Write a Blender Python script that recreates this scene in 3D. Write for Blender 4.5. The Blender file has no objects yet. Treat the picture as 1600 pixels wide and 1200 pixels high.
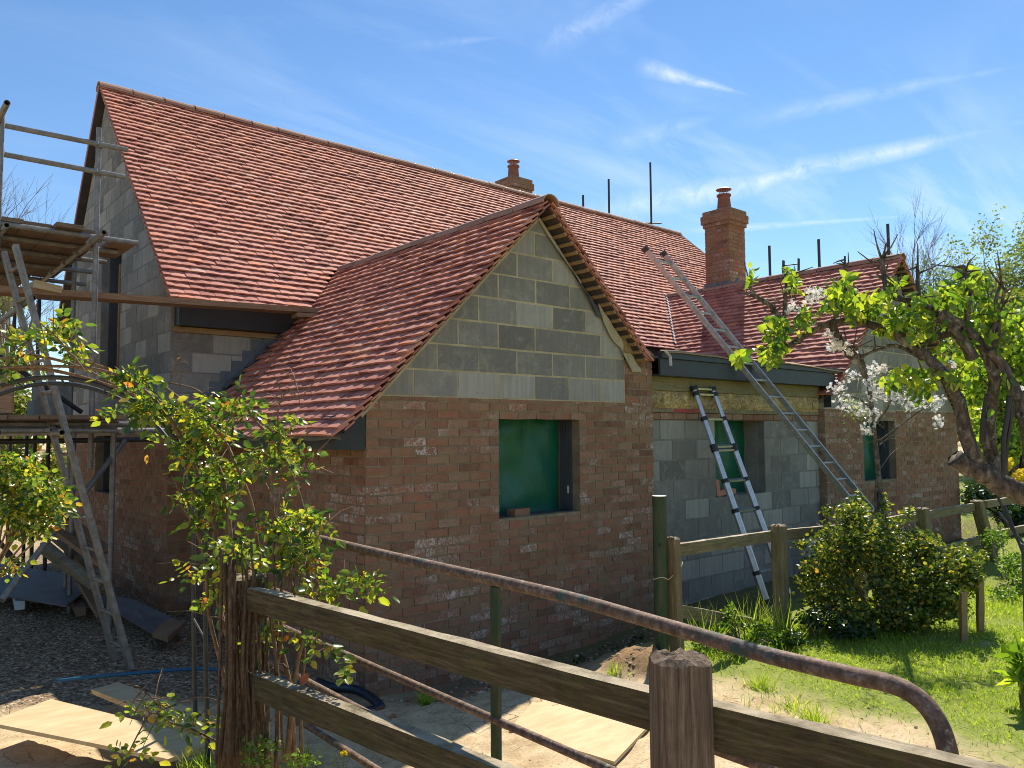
import bpy, math, random
import numpy as np
from mathutils import Vector, Matrix, noise as mnoise
R = math.radians
rng = random.Random(7)
nrg = np.random.default_rng(7)
scene = bpy.context.scene
col = scene.collection

# ------------------------------------------------------------------ camera
EYE = 2.3
FPX = 1220.0
TH, PI_, RO = R(49.46), R(3.58), R(-0.415)
fw = np.array([math.cos(TH)*math.cos(PI_), math.sin(TH)*math.cos(PI_), math.sin(PI_)])
rt = np.array([math.sin(TH), -math.cos(TH), 0.0]); upv = np.cross(rt, fw)
rt, upv = rt*math.cos(RO)+upv*math.sin(RO), upv*math.cos(RO)-rt*math.sin(RO)
CAM = np.array([0, 0, EYE])
cam = bpy.data.objects.new("camera", bpy.data.cameras.new("camera"))
col.objects.link(cam)
cam.matrix_world = Matrix(((rt[0], upv[0], -fw[0], 0), (rt[1], upv[1], -fw[1], 0), (rt[2], upv[2], -fw[2], EYE), (0, 0, 0, 1)))
cam.data.sensor_width = 36; cam.data.lens = FPX/1600*36
cam.data.clip_start = 0.05; cam.data.clip_end = 5000
scene.camera = cam

def at(px, py, D):                      # survey of the photograph: a point D metres in front of the eye
    return Vector(CAM + (fw + rt*(px-800)/FPX + upv*(600-py)/FPX)*D)
def on(ax, px, py, v):
    d = fw + rt*(px-800)/FPX + upv*(600-py)/FPX
    return Vector(CAM + d*((v-CAM[ax])/d[ax]))

# ------------------------------------------------------------------ light
SE, SA = R(48), R(31)
sun = bpy.data.objects.new("sun", bpy.data.lights.new("sun", 'SUN'))
col.objects.link(sun)
sdir = Vector((math.cos(SE)*math.cos(SA), math.cos(SE)*math.sin(SA), math.sin(SE)))
sun.rotation_euler = sdir.to_track_quat('Z', 'Y').to_euler()
sun.location = (20, 12, 25)
sun.data.energy = 5.0; sun.data.angle = R(0.55); sun.data.color = (1.0, 0.93, 0.82)
scene.view_settings.view_transform = 'Standard'; scene.view_settings.look = 'None'
scene.view_settings.exposure = 0.66; scene.view_settings.gamma = 1
SKY_STRENGTH = 0.105
scene.cycles.use_denoising = True; scene.cycles.pixel_filter_type = 'BLACKMAN_HARRIS'; scene.cycles.filter_width = 1.0
scene.cycles.max_bounces = 6; scene.cycles.transparent_max_bounces = 8
scene.cycles.diffuse_bounces = 3; scene.cycles.glossy_bounces = 2; scene.cycles.transmission_bounces = 4
scene.cycles.caustics_reflective = False; scene.cycles.caustics_refractive = False

# ------------------------------------------------------------------ node helpers
class NT:
    def __init__(s, tree): s.t = tree; tree.nodes.clear()
    def n(s, typ, **kw):
        nd = s.t.nodes.new(typ)
        for k, v in kw.items():
            if k.startswith('i_'):
                nm = k[2:]; nm = int(nm) if nm.isdigit() else nm.replace('_', ' ')
                if isinstance(v, bpy.types.NodeSocket): s.t.links.new(v, nd.inputs[nm])
                else: nd.inputs[nm].default_value = v
            else: setattr(nd, k, v)
        return nd
    def l(s, a, b): s.t.links.new(a, b)
    def math(s, op, a, b=0.0, c=None, clamp=False):
        nd = s.n('ShaderNodeMath', operation=op, use_clamp=clamp, i_0=a, i_1=b)
        if c is not None:
            if isinstance(c, bpy.types.NodeSocket): s.l(c, nd.inputs[2])
            else: nd.inputs[2].default_value = c
        return nd.outputs[0]
    def noise(s, vec, scale, detail=3.0, rough=0.5, dist=0.0):
        nd = s.n('ShaderNodeTexNoise'); s.l(vec, nd.inputs['Vector'])
        nd.inputs['Scale'].default_value = scale; nd.inputs['Detail'].default_value = detail
        nd.inputs['Roughness'].default_value = rough; nd.inputs['Distortion'].default_value = dist
        return nd.outputs['Fac']
    def ramp(s, fac, stops, interp='LINEAR'):
        nd = s.n('ShaderNodeValToRGB'); s.l(fac, nd.inputs['Fac']); cr = nd.color_ramp; cr.interpolation = interp
        while len(cr.elements) < len(stops): cr.elements.new(0.5)
        for e, (p, c) in zip(cr.elements, stops): e.position = p; e.color = (*c, 1) if len(c) == 3 else c
        return nd.outputs['Color']
    def mix(s, fac, a, b, blend='MIX'):
        nd = s.n('ShaderNodeMix', data_type='RGBA', blend_type=blend)
        for sock, v in ((nd.inputs[0], fac), (nd.inputs[6], a), (nd.inputs[7], b)):
            if isinstance(v, bpy.types.NodeSocket): s.l(v, sock)
            elif isinstance(v, (int, float)): sock.default_value = v
            else: sock.default_value = (*v, 1)
        return nd.outputs[2]
    def step(s, v, lo, hi):
        nd = s.n('ShaderNodeMapRange', clamp=True, i_0=v, i_1=lo, i_2=hi); return nd.outputs[0]

def material(name, build, rough=0.8, spec=0.3, bump=None, metal=0.0):
    m = bpy.data.materials.new(name); m.use_nodes = True; t = NT(m.node_tree)
    out = t.n('ShaderNodeOutputMaterial'); b = t.n('ShaderNodeBsdfPrincipled')
    b.inputs['Roughness'].default_value = rough; b.inputs['Specular IOR Level'].default_value = spec
    b.inputs['Metallic'].default_value = metal
    r = build(t)
    c, h = r if isinstance(r, tuple) else (r, None)
    t.l(c, b.inputs['Base Color'])
    if h is not None and bump is not None:
        bp = t.n('ShaderNodeBump', i_Height=h); bp.inputs['Strength'].default_value = bump[0]; bp.inputs['Distance'].default_value = bump[1]
        t.l(bp.outputs[0], b.inputs['Normal'])
    t.l(b.outputs[0], out.inputs['Surface'])
    return m
def P(t): return t.n('ShaderNodeNewGeometry').outputs['Position']
def O(t): return t.n('ShaderNodeTexCoord').outputs['Object']
def RND(t): return t.n('ShaderNodeNewGeometry').outputs['Random Per Island']
def scl(t, v, s):
    nd = t.n('ShaderNodeVectorMath', operation='MULTIPLY'); t.l(v, nd.inputs[0]); nd.inputs[1].default_value = s; return nd.outputs[0]

# ------------------------------------------------------------------ world
w = bpy.data.worlds.new("World"); scene.world = w; w.use_nodes = True; t = NT(w.node_tree)
out = t.n('ShaderNodeOutputWorld'); bg = t.n('ShaderNodeBackground'); bg.inputs['Strength'].default_value = SKY_STRENGTH
sky = t.n('ShaderNodeTexSky', sky_type='NISHITA', sun_disc=False, sun_elevation=SE, sun_rotation=math.pi/2-SA)
sky.air_density = 1.0; sky.dust_density = 0.0; sky.ozone_density = 3.0; sky.altitude = 0
dirv = t.n('ShaderNodeTexCoord').outputs['Generated']
sep = t.n('ShaderNodeSeparateXYZ', i_0=dirv)
def skycoord():
    # project the direction on a cloud deck
    z = t.math('ADD', t.math('MAXIMUM', sep.outputs[2], 0.0), 0.12)
    return t.n('ShaderNodeCombineXYZ', i_0=t.math('DIVIDE', sep.outputs[0], z), i_1=t.math('DIVIDE', sep.outputs[1], z), i_2=0.0).outputs[0]
sc_ = skycoord()
mp = t.n('ShaderNodeMapping', i_Vector=sc_); mp.inputs['Rotation'].default_value = (0, 0, R(62)); mp.inputs['Scale'].default_value = (0.55, 1.7, 1)
n1 = t.noise(mp.outputs[0], 1.1, 6, 0.62, 1.4)
n2 = t.noise(sc_, 0.55, 4, 0.55, 0.3)
cir = t.math('MULTIPLY', t.step(n1, 0.45, 0.84), t.step(n2, 0.36, 0.62))
# more veil towards the right of the view
vx = t.n('ShaderNodeVectorMath', operation='DOT_PRODUCT'); t.l(dirv, vx.inputs[0]); vx.inputs[1].default_value = tuple(rt)
veil = t.step(vx.outputs['Value'], -0.55, 0.5)
cir = t.math('MULTIPLY', cir, t.math('ADD', t.math('MULTIPLY', veil, 0.9), 0.12))
wob0 = t.math('SUBTRACT', t.noise(dirv, 5.6, 2), 0.5)
tex0 = t.step(t.noise(dirv, 31, 5, 0.65, 0.6), 0.25, 0.75)
def trail(p0, p1, wd, gain, ns=14.0, fade=0.25):
    a = (Vector(at(*p0, 1))-Vector(CAM)).normalized(); b = (Vector(at(*p1, 1))-Vector(CAM)).normalized()
    nrm = a.cross(b).normalized(); ax = (b-a).normalized(); mid = a.dot(ax); mx = b.dot(ax)
    wob = t.math('MULTIPLY', wob0, wd*1.2)
    d = t.n('ShaderNodeVectorMath', operation='DOT_PRODUCT'); t.l(dirv, d.inputs[0]); d.inputs[1].default_value = nrm
    s_ = t.n('ShaderNodeVectorMath', operation='DOT_PRODUCT'); t.l(dirv, s_.inputs[0]); s_.inputs[1].default_value = ax
    L = mx-mid
    along = t.math('MULTIPLY', t.step(s_.outputs['Value'], mid-0.02, mid+L*fade), t.step(s_.outputs['Value'], mx+0.02, mx-L*fade))
    wide = t.math('MULTIPLY', t.math('SUBTRACT', 1.35, t.step(s_.outputs['Value'], mid, mx)), wd)
    prof = t.math('SUBTRACT', 1.0, t.math('DIVIDE', t.math('ABSOLUTE', t.math('ADD', d.outputs['Value'], wob)), wide), clamp=True)
    tex = tex0
    return t.math('MULTIPLY', t.math('MULTIPLY', t.math('MULTIPLY', prof, along), tex), gain)
cl = cir
for a in (((880, 350), (1600, 190), 0.021, 1.0), ((960, 322), (1560, 205), 0.010, 0.7), ((1060, 362), (1400, 340), 0.006, 0.75), ((1015, 108), (1150, 142), 0.010, 1.1, 26.0),
          ((1150, 190), (1600, 100), 0.013, 0.4), ((960, 225), (1100, 190), 0.020, 0.4), ((850, 70), (1050, -20), 0.022, 0.45), ((640, 70), (780, 58), 0.008, 0.3)):
    cl = t.math('MAXIMUM', cl, trail(*a))
hz = t.math('SUBTRACT', 1.0, t.step(sep.outputs[2], 0.0, 0.42))
skyc = t.n('ShaderNodeHueSaturation', i_Color=sky.outputs[0]); skyc.inputs['Saturation'].default_value = 1.12; skyc.inputs['Value'].default_value = .93
white = t.n('ShaderNodeRGB'); white.outputs[0].default_value = (6.6, 7.2, 8.0, 1)
cm = t.mix(t.math('MULTIPLY', cl, 0.75, clamp=True), skyc.outputs[0], white.outputs[0])
t.l(cm, bg.inputs['Color']); t.l(bg.outputs[0], out.inputs['Surface'])

# ------------------------------------------------------------------ object helpers
def tag(o, label=None, cat=None, group=None, kind=None):
    if label: o['label'] = label
    if cat: o['category'] = cat
    if group: o['group'] = group
    if kind: o['kind'] = kind
    return o
def empty(name, loc, label=None, cat=None, group=None):
    o = bpy.data.objects.new(name, None); col.objects.link(o); o.location = loc; o.empty_display_size = 0.2
    return tag(o, label, cat, group)
class MB:
    """collects polygons, then becomes ONE mesh object"""
    def __init__(s): s.v = []; s.f = []; s.m = []; s.smooth = False
    def poly(s, pts, mi=0):
        k = len(s.v); s.v.extend([tuple(p) for p in pts]); s.f.append(tuple(range(k, k+len(pts)))); s.m.append(mi)
    def add(s, vs, fs, mi=0):
        k = len(s.v); s.v.extend([tuple(p) for p in vs]); s.f.extend([tuple(i+k for i in f) for f in fs]); s.m.extend([mi]*len(fs))
    def prism(s, pts, ext, mi=0):
        """pts: planar polygon (CCW seen from outside), ext: vector to the back"""
        n = len(pts); pts = [Vector(p) for p in pts]; ext = Vector(ext)
        vs = pts+[p+ext for p in pts]
        fs = [tuple(range(n)), tuple(range(2*n-1, n-1, -1))]+[(i, i+n, (i+1) % n+n, (i+1) % n) for i in range(n)]
        s.add(vs, fs, mi)
    def box(s, a, b, mi=0):
        (x0, y0, z0), (x1, y1, z1) = a, b
        s.prism([(x0, y0, z0), (x1, y0, z0), (x1, y0, z1), (x0, y0, z1)], (0, y1-y0, 0), mi)
    def bar(s, p0, p1, w, h, up=(0, 0, 1), seg=1, wob=0.0, mi=0):
        """rectangular bar from p0 to p1, w sideways, h along up"""
        p0, p1 = Vector(p0), Vector(p1); d = (p1-p0).normalized(); up = Vector(up)
        side = d.cross(up).normalized(); u2 = side.cross(d).normalized()
        vs = []
        for i in range(seg+1):
            c = p0.lerp(p1, i/seg)
            for (a, b) in ((-1, -1), (1, -1), (1, 1), (-1, 1)):
                j = Vector([rng.uniform(-wob, wob) for _ in range(3)]) if wob else Vector()
                vs.append(c+side*(a*w/2)+u2*(b*h/2)+j)
        fs = [(0, 1, 2, 3), tuple(4*seg+i for i in (3, 2, 1, 0))]
        for i in range(seg):
            for k in range(4): fs.append((4*i+k, 4*i+4+k, 4*i+4+(k+1) % 4, 4*i+(k+1) % 4))
        s.add(vs, fs, mi)
    def tube(s, pts, r, sides=8, caps=True, mi=0, open_end=False):
        pts = [Vector(p) for p in pts]; n = len(pts)
        rs = r if isinstance(r, (list, tuple)) else [r]*n
        if len(rs) != n: rs = [rs[0]+(rs[-1]-rs[0])*i/(n-1) for i in range(n)]
        prev = None; vs = []
        for i, p in enumerate(pts):
            d = (pts[min(i+1, n-1)]-pts[max(i-1, 0)]).normalized()
            if prev is None: prev = d.orthogonal().normalized()
            a = (prev-d*prev.dot(d)).normalized(); prev = a; b = d.cross(a)
            for k in range(sides):
                an = 2*math.pi*k/sides
                vs.append(p+(a*math.cos(an)+b*math.sin(an))*rs[i])
        fs = [(i*sides+k, i*sides+(k+1) % sides, (i+1)*sides+(k+1) % sides, (i+1)*sides+k) for i in range(n-1) for k in range(sides)]
        if caps and not open_end: fs += [tuple(range(sides-1, -1, -1)), tuple((n-1)*sides+k for k in range(sides))]
        s.add(vs, fs, mi)
    def hollow(s, p0, p1, r, sides=12, th=0.004, mi=0):
        p0, p1 = Vector(p0), Vector(p1); d = (p1-p0).normalized(); a = d.orthogonal().normalized(); b = d.cross(a); vs = []
        for rr in (r, r-th):
            for p in (p0, p1):
                for k in range(sides):
                    an = 2*math.pi*k/sides; vs.append(p+(a*math.cos(an)+b*math.sin(an))*rr)
        S = sides; fs = []
        for k in range(S):
            j = (k+1) % S
            fs += [(k, j, S+j, S+k), (2*S+j, 2*S+k, 3*S+k, 3*S+j), (j, k, 2*S+k, 2*S+j), (S+k, S+j, 3*S+j, 3*S+k)]
        s.add(vs, fs, mi)
    def lathe(s, c, prof, sides=16, mi=0):
        c = Vector(c); vs = []
        for (r, z) in prof:
            for k in range(sides):
                an = 2*math.pi*k/sides; vs.append(c+Vector((r*math.cos(an), r*math.sin(an), z)))
        fs = [(i*sides+k, i*sides+(k+1) % sides, (i+1)*sides+(k+1) % sides, (i+1)*sides+k) for i in range(len(prof)-1) for k in range(sides)]
        fs += [tuple(range(sides-1, -1, -1)), tuple((len(prof)-1)*sides+k for k in range(sides))]
        s.add(vs, fs, mi)
    def build(s, name, mats, parent=None, smooth=None, label=None, cat=None, group=None, kind=None):
        if not isinstance(mats, (list, tuple)): mats = [mats]
        V = np.array(s.v, dtype=np.float64)
        lo, hi = V.min(0), V.max(0); c = np.array([(lo[0]+hi[0])/2, (lo[1]+hi[1])/2, lo[2]])
        me = bpy.data.meshes.new(name); me.from_pydata((V-c).tolist(), [], s.f)
        for m in mats: me.materials.append(m)
        if len(mats) > 1: me.polygons.foreach_set('material_index', s.m)
        if smooth if smooth is not None else s.smooth: me.shade_smooth()
        me.update()
        o = bpy.data.objects.new(name, me); col.objects.link(o)
        loc = Vector(c)
        if parent is not None:
            o.parent = parent; q = parent
            while q is not None: loc = loc-q.location; q = q.parent
        o.location = loc
        return tag(o, label, cat, group, kind)
def smooth_path(pts, n=6):
    """Catmull-Rom through points (Vector or tuples)"""
    pts = [Vector(p) for p in pts]; out = []
    for i in range(len(pts)-1):
        p0 = pts[max(i-1, 0)]; p1 = pts[i]; p2 = pts[i+1]; p3 = pts[min(i+2, len(pts)-1)]
        for k in range(n):
            u = k/n
            out.append(0.5*((2*p1)+(p2-p0)*u+(2*p0-5*p1+4*p2-p3)*u*u+(3*p1-p0-3*p2+p3)*u**3))
    out.append(pts[-1]); return out
def clip_poly(poly, a, b, c):
    """keep a*u+b*v<=c"""
    out = []
    for i in range(len(poly)):
        p, q = poly[i], poly[(i+1) % len(poly)]
        dp, dq = a*p[0]+b*p[1]-c, a*q[0]+b*q[1]-c
        if dp <= 0: out.append(p)
        if (dp < 0 < dq) or (dq < 0 < dp):
            k = dp/(dp-dq); out.append((p[0]+(q[0]-p[0])*k, p[1]+(q[1]-p[1])*k))
    return out
def area(poly): return abs(sum(poly[i][0]*poly[(i+1) % len(poly)][1]-poly[(i+1) % len(poly)][0]*poly[i][1] for i in range(len(poly))))/2
def masonry(o, u, nrm, u0, u1, z0, z1, bl, bh, joint, proud, holes=(), clips=(), jitter=0.002, closers=True, hmb=None):
    """bricks or blocks as solids standing proud of a mortar plane. o + u*U + z; nrm outward"""
    mb = hmb or MB(); o, u, nrm = Vector(o), Vector(u), Vector(nrm); Z = Vector((0, 0, 1))
    flip = u.cross(Z).dot(nrm) < 0
    nrow = int(math.ceil((z1-z0)/(bh)))
    for r in range(nrow):
        za = z0+r*bh+joint*.5; zb = min(z0+(r+1)*bh-joint*.5, z1)
        if zb-za < bh*.25: continue
        s = u0-(bl/2 if r % 2 else 0)-0.001+rng.uniform(-.006, .006)
        while s < u1:
            a, b = max(s+joint/2, u0), min(s+bl-joint/2, u1); s += bl*(1+rng.uniform(-.012, .012))
            if b-a < bl*.09: continue
            pieces = [(a, b, za, zb)]
            for (h0, h1, g0, g1) in holes:
                nw = []
                for (pa, pb, pc, pd) in pieces:
                    if pb <= h0 or pa >= h1 or pd <= g0+.012 or pc >= g1-.012: nw.append((pa, pb, pc, pd)); continue
                    if pa < h0-.02: nw.append((pa, h0, pc, pd))
                    if pb > h1+.02: nw.append((h1, pb, pc, pd))
                pieces = nw
            for (pa, pb, pc, pd) in pieces:
                j = lambda: rng.uniform(-jitter, jitter)
                poly = [(pa+j(), pc+j()), (pb+j(), pc+j()), (pb+j(), pd+j()), (pa+j(), pd+j())]
                for (ca, cb, cc) in clips: poly = clip_poly(poly, ca, cb, cc) if poly else poly
                if len(poly) < 3 or area(poly) < .0012: continue
                pr = proud+rng.uniform(-.0015, .0015)*(proud/.006)
                P3 = [o+u*p[0]+Z*p[1]+nrm*pr for p in poly]
                if flip: P3.reverse()
                mb.prism(P3, -nrm*(pr+.01))
    return mb
def backing(mb, o, u, nrm, u0, u1, z0, z1, th, holes=(), clips=()):
    """solid wall behind the masonry, with real openings"""
    o, u, nrm = Vector(o), Vector(u), Vector(nrm); Z = Vector((0, 0, 1)); flip = u.cross(Z).dot(nrm) < 0
    us = sorted({u0, u1, *[h for H in holes for h in H[:2]]}); zs = sorted({z0, z1, *[h for H in holes for h in H[2:]]})
    us = [x for x in us if u0 <= x <= u1]; zs = [x for x in zs if z0 <= x <= z1]
    for i in range(len(us)-1):
        for k in range(len(zs)-1):
            cu, cz = (us[i]+us[i+1])/2, (zs[k]+zs[k+1])/2
            if any(h[0] < cu < h[1] and h[2] < cz < h[3] for h in holes): continue
            poly = [(us[i], zs[k]), (us[i+1], zs[k]), (us[i+1], zs[k+1]), (us[i], zs[k+1])]
            for (ca, cb, cc) in clips: poly = clip_poly(poly, ca, cb, cc) if poly else poly
            if len(poly) < 3: continue
            P3 = [o+u*p[0]+Z*p[1] for p in poly]
            if flip: P3.reverse()
            mb.prism(P3, -nrm*th)
    return mb

# ------------------------------------------------------------------ materials
def m_brick(t):
    p, r = P(t), RND(t)
    base = t.ramp(r, [(0, (.19, .085, .05)), (.1, (.26, .112, .064)), (.35, (.31, .14, .080)), (.6, (.345, .152, .085)), (.74, (.39, .148, .080)), (.86, (.29, .155, .09)), (1, (.40, .205, .12))])
    n = t.noise(p, 8, 5, .68); base = t.mix(t.math('MULTIPLY', t.step(n, .38, .72), .55), base, (.33, .225, .145))
    fine = t.noise(p, 70, 5, .68); base = t.mix(t.math('MULTIPLY', t.step(fine, .46, .72), .55), base, (.15, .085, .058))
    big = t.step(t.noise(p, 1.3, 3, .6), .40, .60)                      # lime bloom: whole bricks, broken up and patchy
    sel = t.step(t.math('FRACT', t.math('MULTIPLY', r, 7.31)), .50, .85)
    pat = t.step(t.noise(p, 24, 6, .75, 1.4), .46, .60)
    bl = t.math('MULTIPLY', t.math('MULTIPLY', t.math('ADD', t.math('MULTIPLY', sel, .95), .05), pat), t.math('ADD', t.math('MULTIPLY', big, .95), .04), clamp=True)
    c = t.mix(bl, base, (.66, .60, .52))
    sm = t.step(t.noise(p, 4.2, 6, .74, .8), .48, .66)                  # smear of mortar over the faces
    return t.mix(t.math('MULTIPLY', sm, .72), c, (.31, .22, .125)), t.math('ADD', t.math('MULTIPLY', fine, .6), t.math('MULTIPLY', n, .7))
def m_mortar(t):
    p = P(t); n = t.noise(p, 7, 5, .6)
    return t.ramp(n, [(.3, (.20, .15, .095)), (.55, (.30, .23, .145)), (.75, (.39, .31, .205))]), t.noise(p, 60, 4, .6)
def m_mortar_blk(t):
    p = P(t); n = t.noise(p, 6, 5, .6)
    return t.ramp(n, [(.3, (.38, .31, .185)), (.55, (.52, .43, .26)), (.78, (.62, .53, .34))]), t.noise(p, 60, 4, .6)
def m_block(t):
    p, r = P(t), RND(t)
    base = t.ramp(r, [(0, (.19, .175, .15)), (.3, (.26, .24, .205)), (.65, (.32, .296, .252)), (1, (.46, .425, .36))])
    st = t.noise(scl(t, p, (16, 16, .8)), 1.6, 5, .65)                  # saw marks
    base = t.mix(t.math('MULTIPLY', t.step(st, .42, .72), .38), base, (.145, .14, .13))
    n = t.noise(p, 5.5, 6, .72, 1.1); base = t.mix(t.math('MULTIPLY', t.step(n, .50, .70), .60), base, (.44, .40, .31))
    n3 = t.noise(p, 2.1, 4, .6, .5); base = t.mix(t.math('MULTIPLY', t.step(n3, .50, .68), .35), base, (.17, .15, .12))
    pit = t.noise(p, 42, 4, .65); base = t.mix(t.step(pit, .66, .72), base, (.09, .085, .08))
    return base, t.math('ADD', t.math('MULTIPLY', st, .4), t.math('MULTIPLY', pit, -.8))
def m_tile(t):
    p, r = P(t), RND(t)
    base = t.ramp(r, [(0, (.26, .085, .062)), (.15, (.40, .135, .092)), (.42, (.52, .205, .145)), (.65, (.60, .26, .18)), (.8, (.48, .19, .145)), (.92, (.68, .25, .13)), (1, (.58, .33, .25))])
    n = t.noise(p, 1.3, 4, .6); base = t.mix(t.math('MULTIPLY', t.step(n, .4, .7), .4), base, (.56, .24, .165))
    f = t.noise(p, 55, 5, .65); base = t.mix(t.math('MULTIPLY', t.step(f, .45, .8), .3), base, (.36, .15, .10))
    g = t.noise(p, 16, 5, .7, .5); base = t.mix(t.math('MULTIPLY', t.step(g, .55, .75), .25), base, (.68, .42, .30))
    return base, t.math('ADD', f, t.math('MULTIPLY', g, .5))
def m_ridge(t):
    p, r = P(t), RND(t)
    base = t.ramp(r, [(0, (.36, .19, .13)), (.5, (.46, .25, .17)), (1, (.52, .31, .21))])
    f = t.noise(p, 22, 5, .7); return t.mix(t.math('MULTIPLY', t.step(f, .4, .75), .6), base, (.24, .17, .12)), f
def plain(c1, c2, s=6, f=40):
    def b(t):
        p = P(t); n = t.noise(p, s, 5, .6); return t.mix(t.step(n, .3, .72), c1, c2), t.noise(p, f, 4, .6)
    return b
def wood(c1, c2, c3, moss=None, sx=1.0, top=None):
    def b(t):
        p = O(t); v = scl(t, p, (2.4*sx, 34, 34)); n = t.noise(v, 2.2, 7, .74, .35)
        base = t.ramp(n, [(.28, c1), (.5, c2), (.72, c3)])
        blot = t.noise(scl(t, P(t), (1, 1, 1)), 7, 5, .65); base = t.mix(t.math('MULTIPLY', t.step(blot, .5, .75), .5), base, c1)
        if moss: base = t.mix(t.math('MULTIPLY', t.step(t.noise(P(t), 11, 6, .72), .5, .68), .65), base, moss)
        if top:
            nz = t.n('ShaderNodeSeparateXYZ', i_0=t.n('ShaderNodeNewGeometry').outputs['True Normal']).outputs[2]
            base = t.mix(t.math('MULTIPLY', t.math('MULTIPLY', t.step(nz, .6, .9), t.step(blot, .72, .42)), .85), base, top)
        return base, n
    return b
M = {}
M['brick'] = material('brick', m_brick, .92, .15, (.5, .004))
M['mortar'] = material('mortar', m_mortar, .95, .1, (.5, .004))
M['mortar_block'] = material('block_mortar', m_mortar_blk, .95, .1, (.5, .004))
M['block'] = material('concrete_block', m_block, .95, .12, (.5, .003))
M['tile'] = material('clay_tile', m_tile, .82, .25, (.35, .0025))
M['ridge'] = material('ridge_tile', m_ridge, .85, .2, (.4, .003))
M['fascia'] = material('dark_fascia_paint', plain((.028, .030, .034), (.040, .042, .046)), .45, .4, (.1, .001))
M['felt'] = material('roof_underlay', plain((.40, .34, .23), (.52, .46, .33), 9), .8, .2, (.4, .004))
M['underlay_dark'] = material('dark_sheet', plain((.06, .05, .045), (.09, .075, .065)), .9, .1, (.2, .002))  # dark underlay colour; also paints the unlit inside of the upper opening
M['batten'] = material('batten_timber', wood((.22, .13, .06), (.36, .23, .11), (.46, .31, .155)), .8, .2, (.3, .002))
M['lead'] = material('lead', plain((.10, .11, .12), (.17, .18, .19), 8), .55, .5, (.2, .002))
M['green_sheet'] = material('green_plastic_sheet', lambda t: (t.mix(t.step(t.noise(P(t), 2.2, 3, .5), .35, .7), (.010, .115, .050), (.004, .120, .085)), t.noise(scl(t, P(t), (3, 3, .8)), 2.5, 3, .5)), .38, .5, (.5, .02))
M['closer'] = material('cavity_closer', plain((.075, .08, .088), (.10, .105, .115)), .6, .3, (.1, .001))
M['osb'] = material('osb_insulation', lambda t: (t.mix(t.step(t.noise(P(t), 4.5, 2, .5), .42, .58), t.ramp(t.noise(scl(t, P(t), (1, 1, 1.6)), 17, 7, .75, 1.5), [(.36, (.22, .13, .05)), (.5, (.55, .38, .15)), (.62, (.80, .66, .38))]), t.ramp(t.noise(P(t), 20, 6, .75, 1.5), [(.36, (.17, .11, .05)), (.5, (.36, .26, .12)), (.64, (.60, .46, .24))])), t.noise(P(t), 18, 5, .7)), .85, .2, (.6, .01))
M['green_timber'] = material('treated_timber', wood((.15, .12, .065), (.26, .215, .125), (.35, .29, .175)), .85, .15, (.3, .002))
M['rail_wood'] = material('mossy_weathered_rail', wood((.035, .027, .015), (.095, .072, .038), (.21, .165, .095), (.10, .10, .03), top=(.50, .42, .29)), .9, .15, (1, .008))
M['post_wood'] = material('split_grey_oak', wood((.05, .034, .022), (.20, .145, .10), (.40, .31, .225), sx=.6), .9, .15, (1, .012))
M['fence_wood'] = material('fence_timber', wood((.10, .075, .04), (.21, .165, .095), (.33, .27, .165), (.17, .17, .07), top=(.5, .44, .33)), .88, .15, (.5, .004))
M['plank'] = material('scaffold_plank', wood((.17, .10, .055), (.29, .18, .105), (.40, .27, .165)), .85, .2, (.4, .003))
M['plank_grey'] = material('dirty_scaffold_board', wood((.12, .085, .055), (.20, .14, .095), (.28, .21, .15)), .88, .15, (.4, .003))
M['ply'] = material('plywood_sheet', lambda t: (t.mix(t.step(t.noise(scl(t, P(t), (2, 6, 6)), 2.4, 5, .6), .35, .7), (.50, .36, .19), (.62, .47, .27)), t.noise(P(t), 40, 3, .5)), .75, .25, (.15, .001))
M['ply_grey'] = material('coated_plywood', lambda t: (t.mix(t.step(t.noise(P(t), 5, 5, .65), .45, .75), (.13, .125, .125), (.19, .175, .16)), t.noise(P(t), 40, 3, .5)), .6, .3, (.15, .001))
M['galv'] = material('galvanised_tube', lambda t: (t.mix(t.step(t.noise(P(t), 13, 6, .7), .42, .7), (.17, .165, .15), (.30, .29, .27)), t.noise(P(t), 70, 3, .5)), .52, .5, (.2, .001), .35)
M['dark_tube'] = material('dark_painted_tube', plain((.03, .032, .034), (.055, .055, .05), 20), .55, .4, (.2, .001))
M['alu'] = material('aluminium', lambda t: (t.mix(t.step(t.noise(P(t), 20, 4, .6), .4, .7), (.50, .50, .50), (.62, .61, .59)), t.noise(P(t), 90, 2, .5)), .35, .5, (.1, .0005), .75)
M['old_alu'] = material('old_ladder_metal', lambda t: (t.mix(t.step(t.noise(P(t), 16, 5, .65), .42, .7), (.20, .175, .14), (.33, .30, .25)), t.noise(P(t), 60, 2, .5)), .55, .5, (.15, .0006), .3)
M['ladder_alu'] = material('dull_aluminium', lambda t: (t.mix(t.step(t.noise(P(t), 16, 5, .65), .42, .7), (.33, .33, .33), (.50, .49, .47)), t.noise(P(t), 60, 2, .5)), .48, .5, (.15, .0006), .5)
M['mortar_grey'] = material('grey_mortar', plain((.20, .19, .165), (.30, .285, .24), 7), .95, .1, (.5, .004))
M['black_plastic'] = material('black_plastic', plain((.02, .02, .021), (.035, .035, .036)), .5, .4, (.1, .0005))
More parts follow.
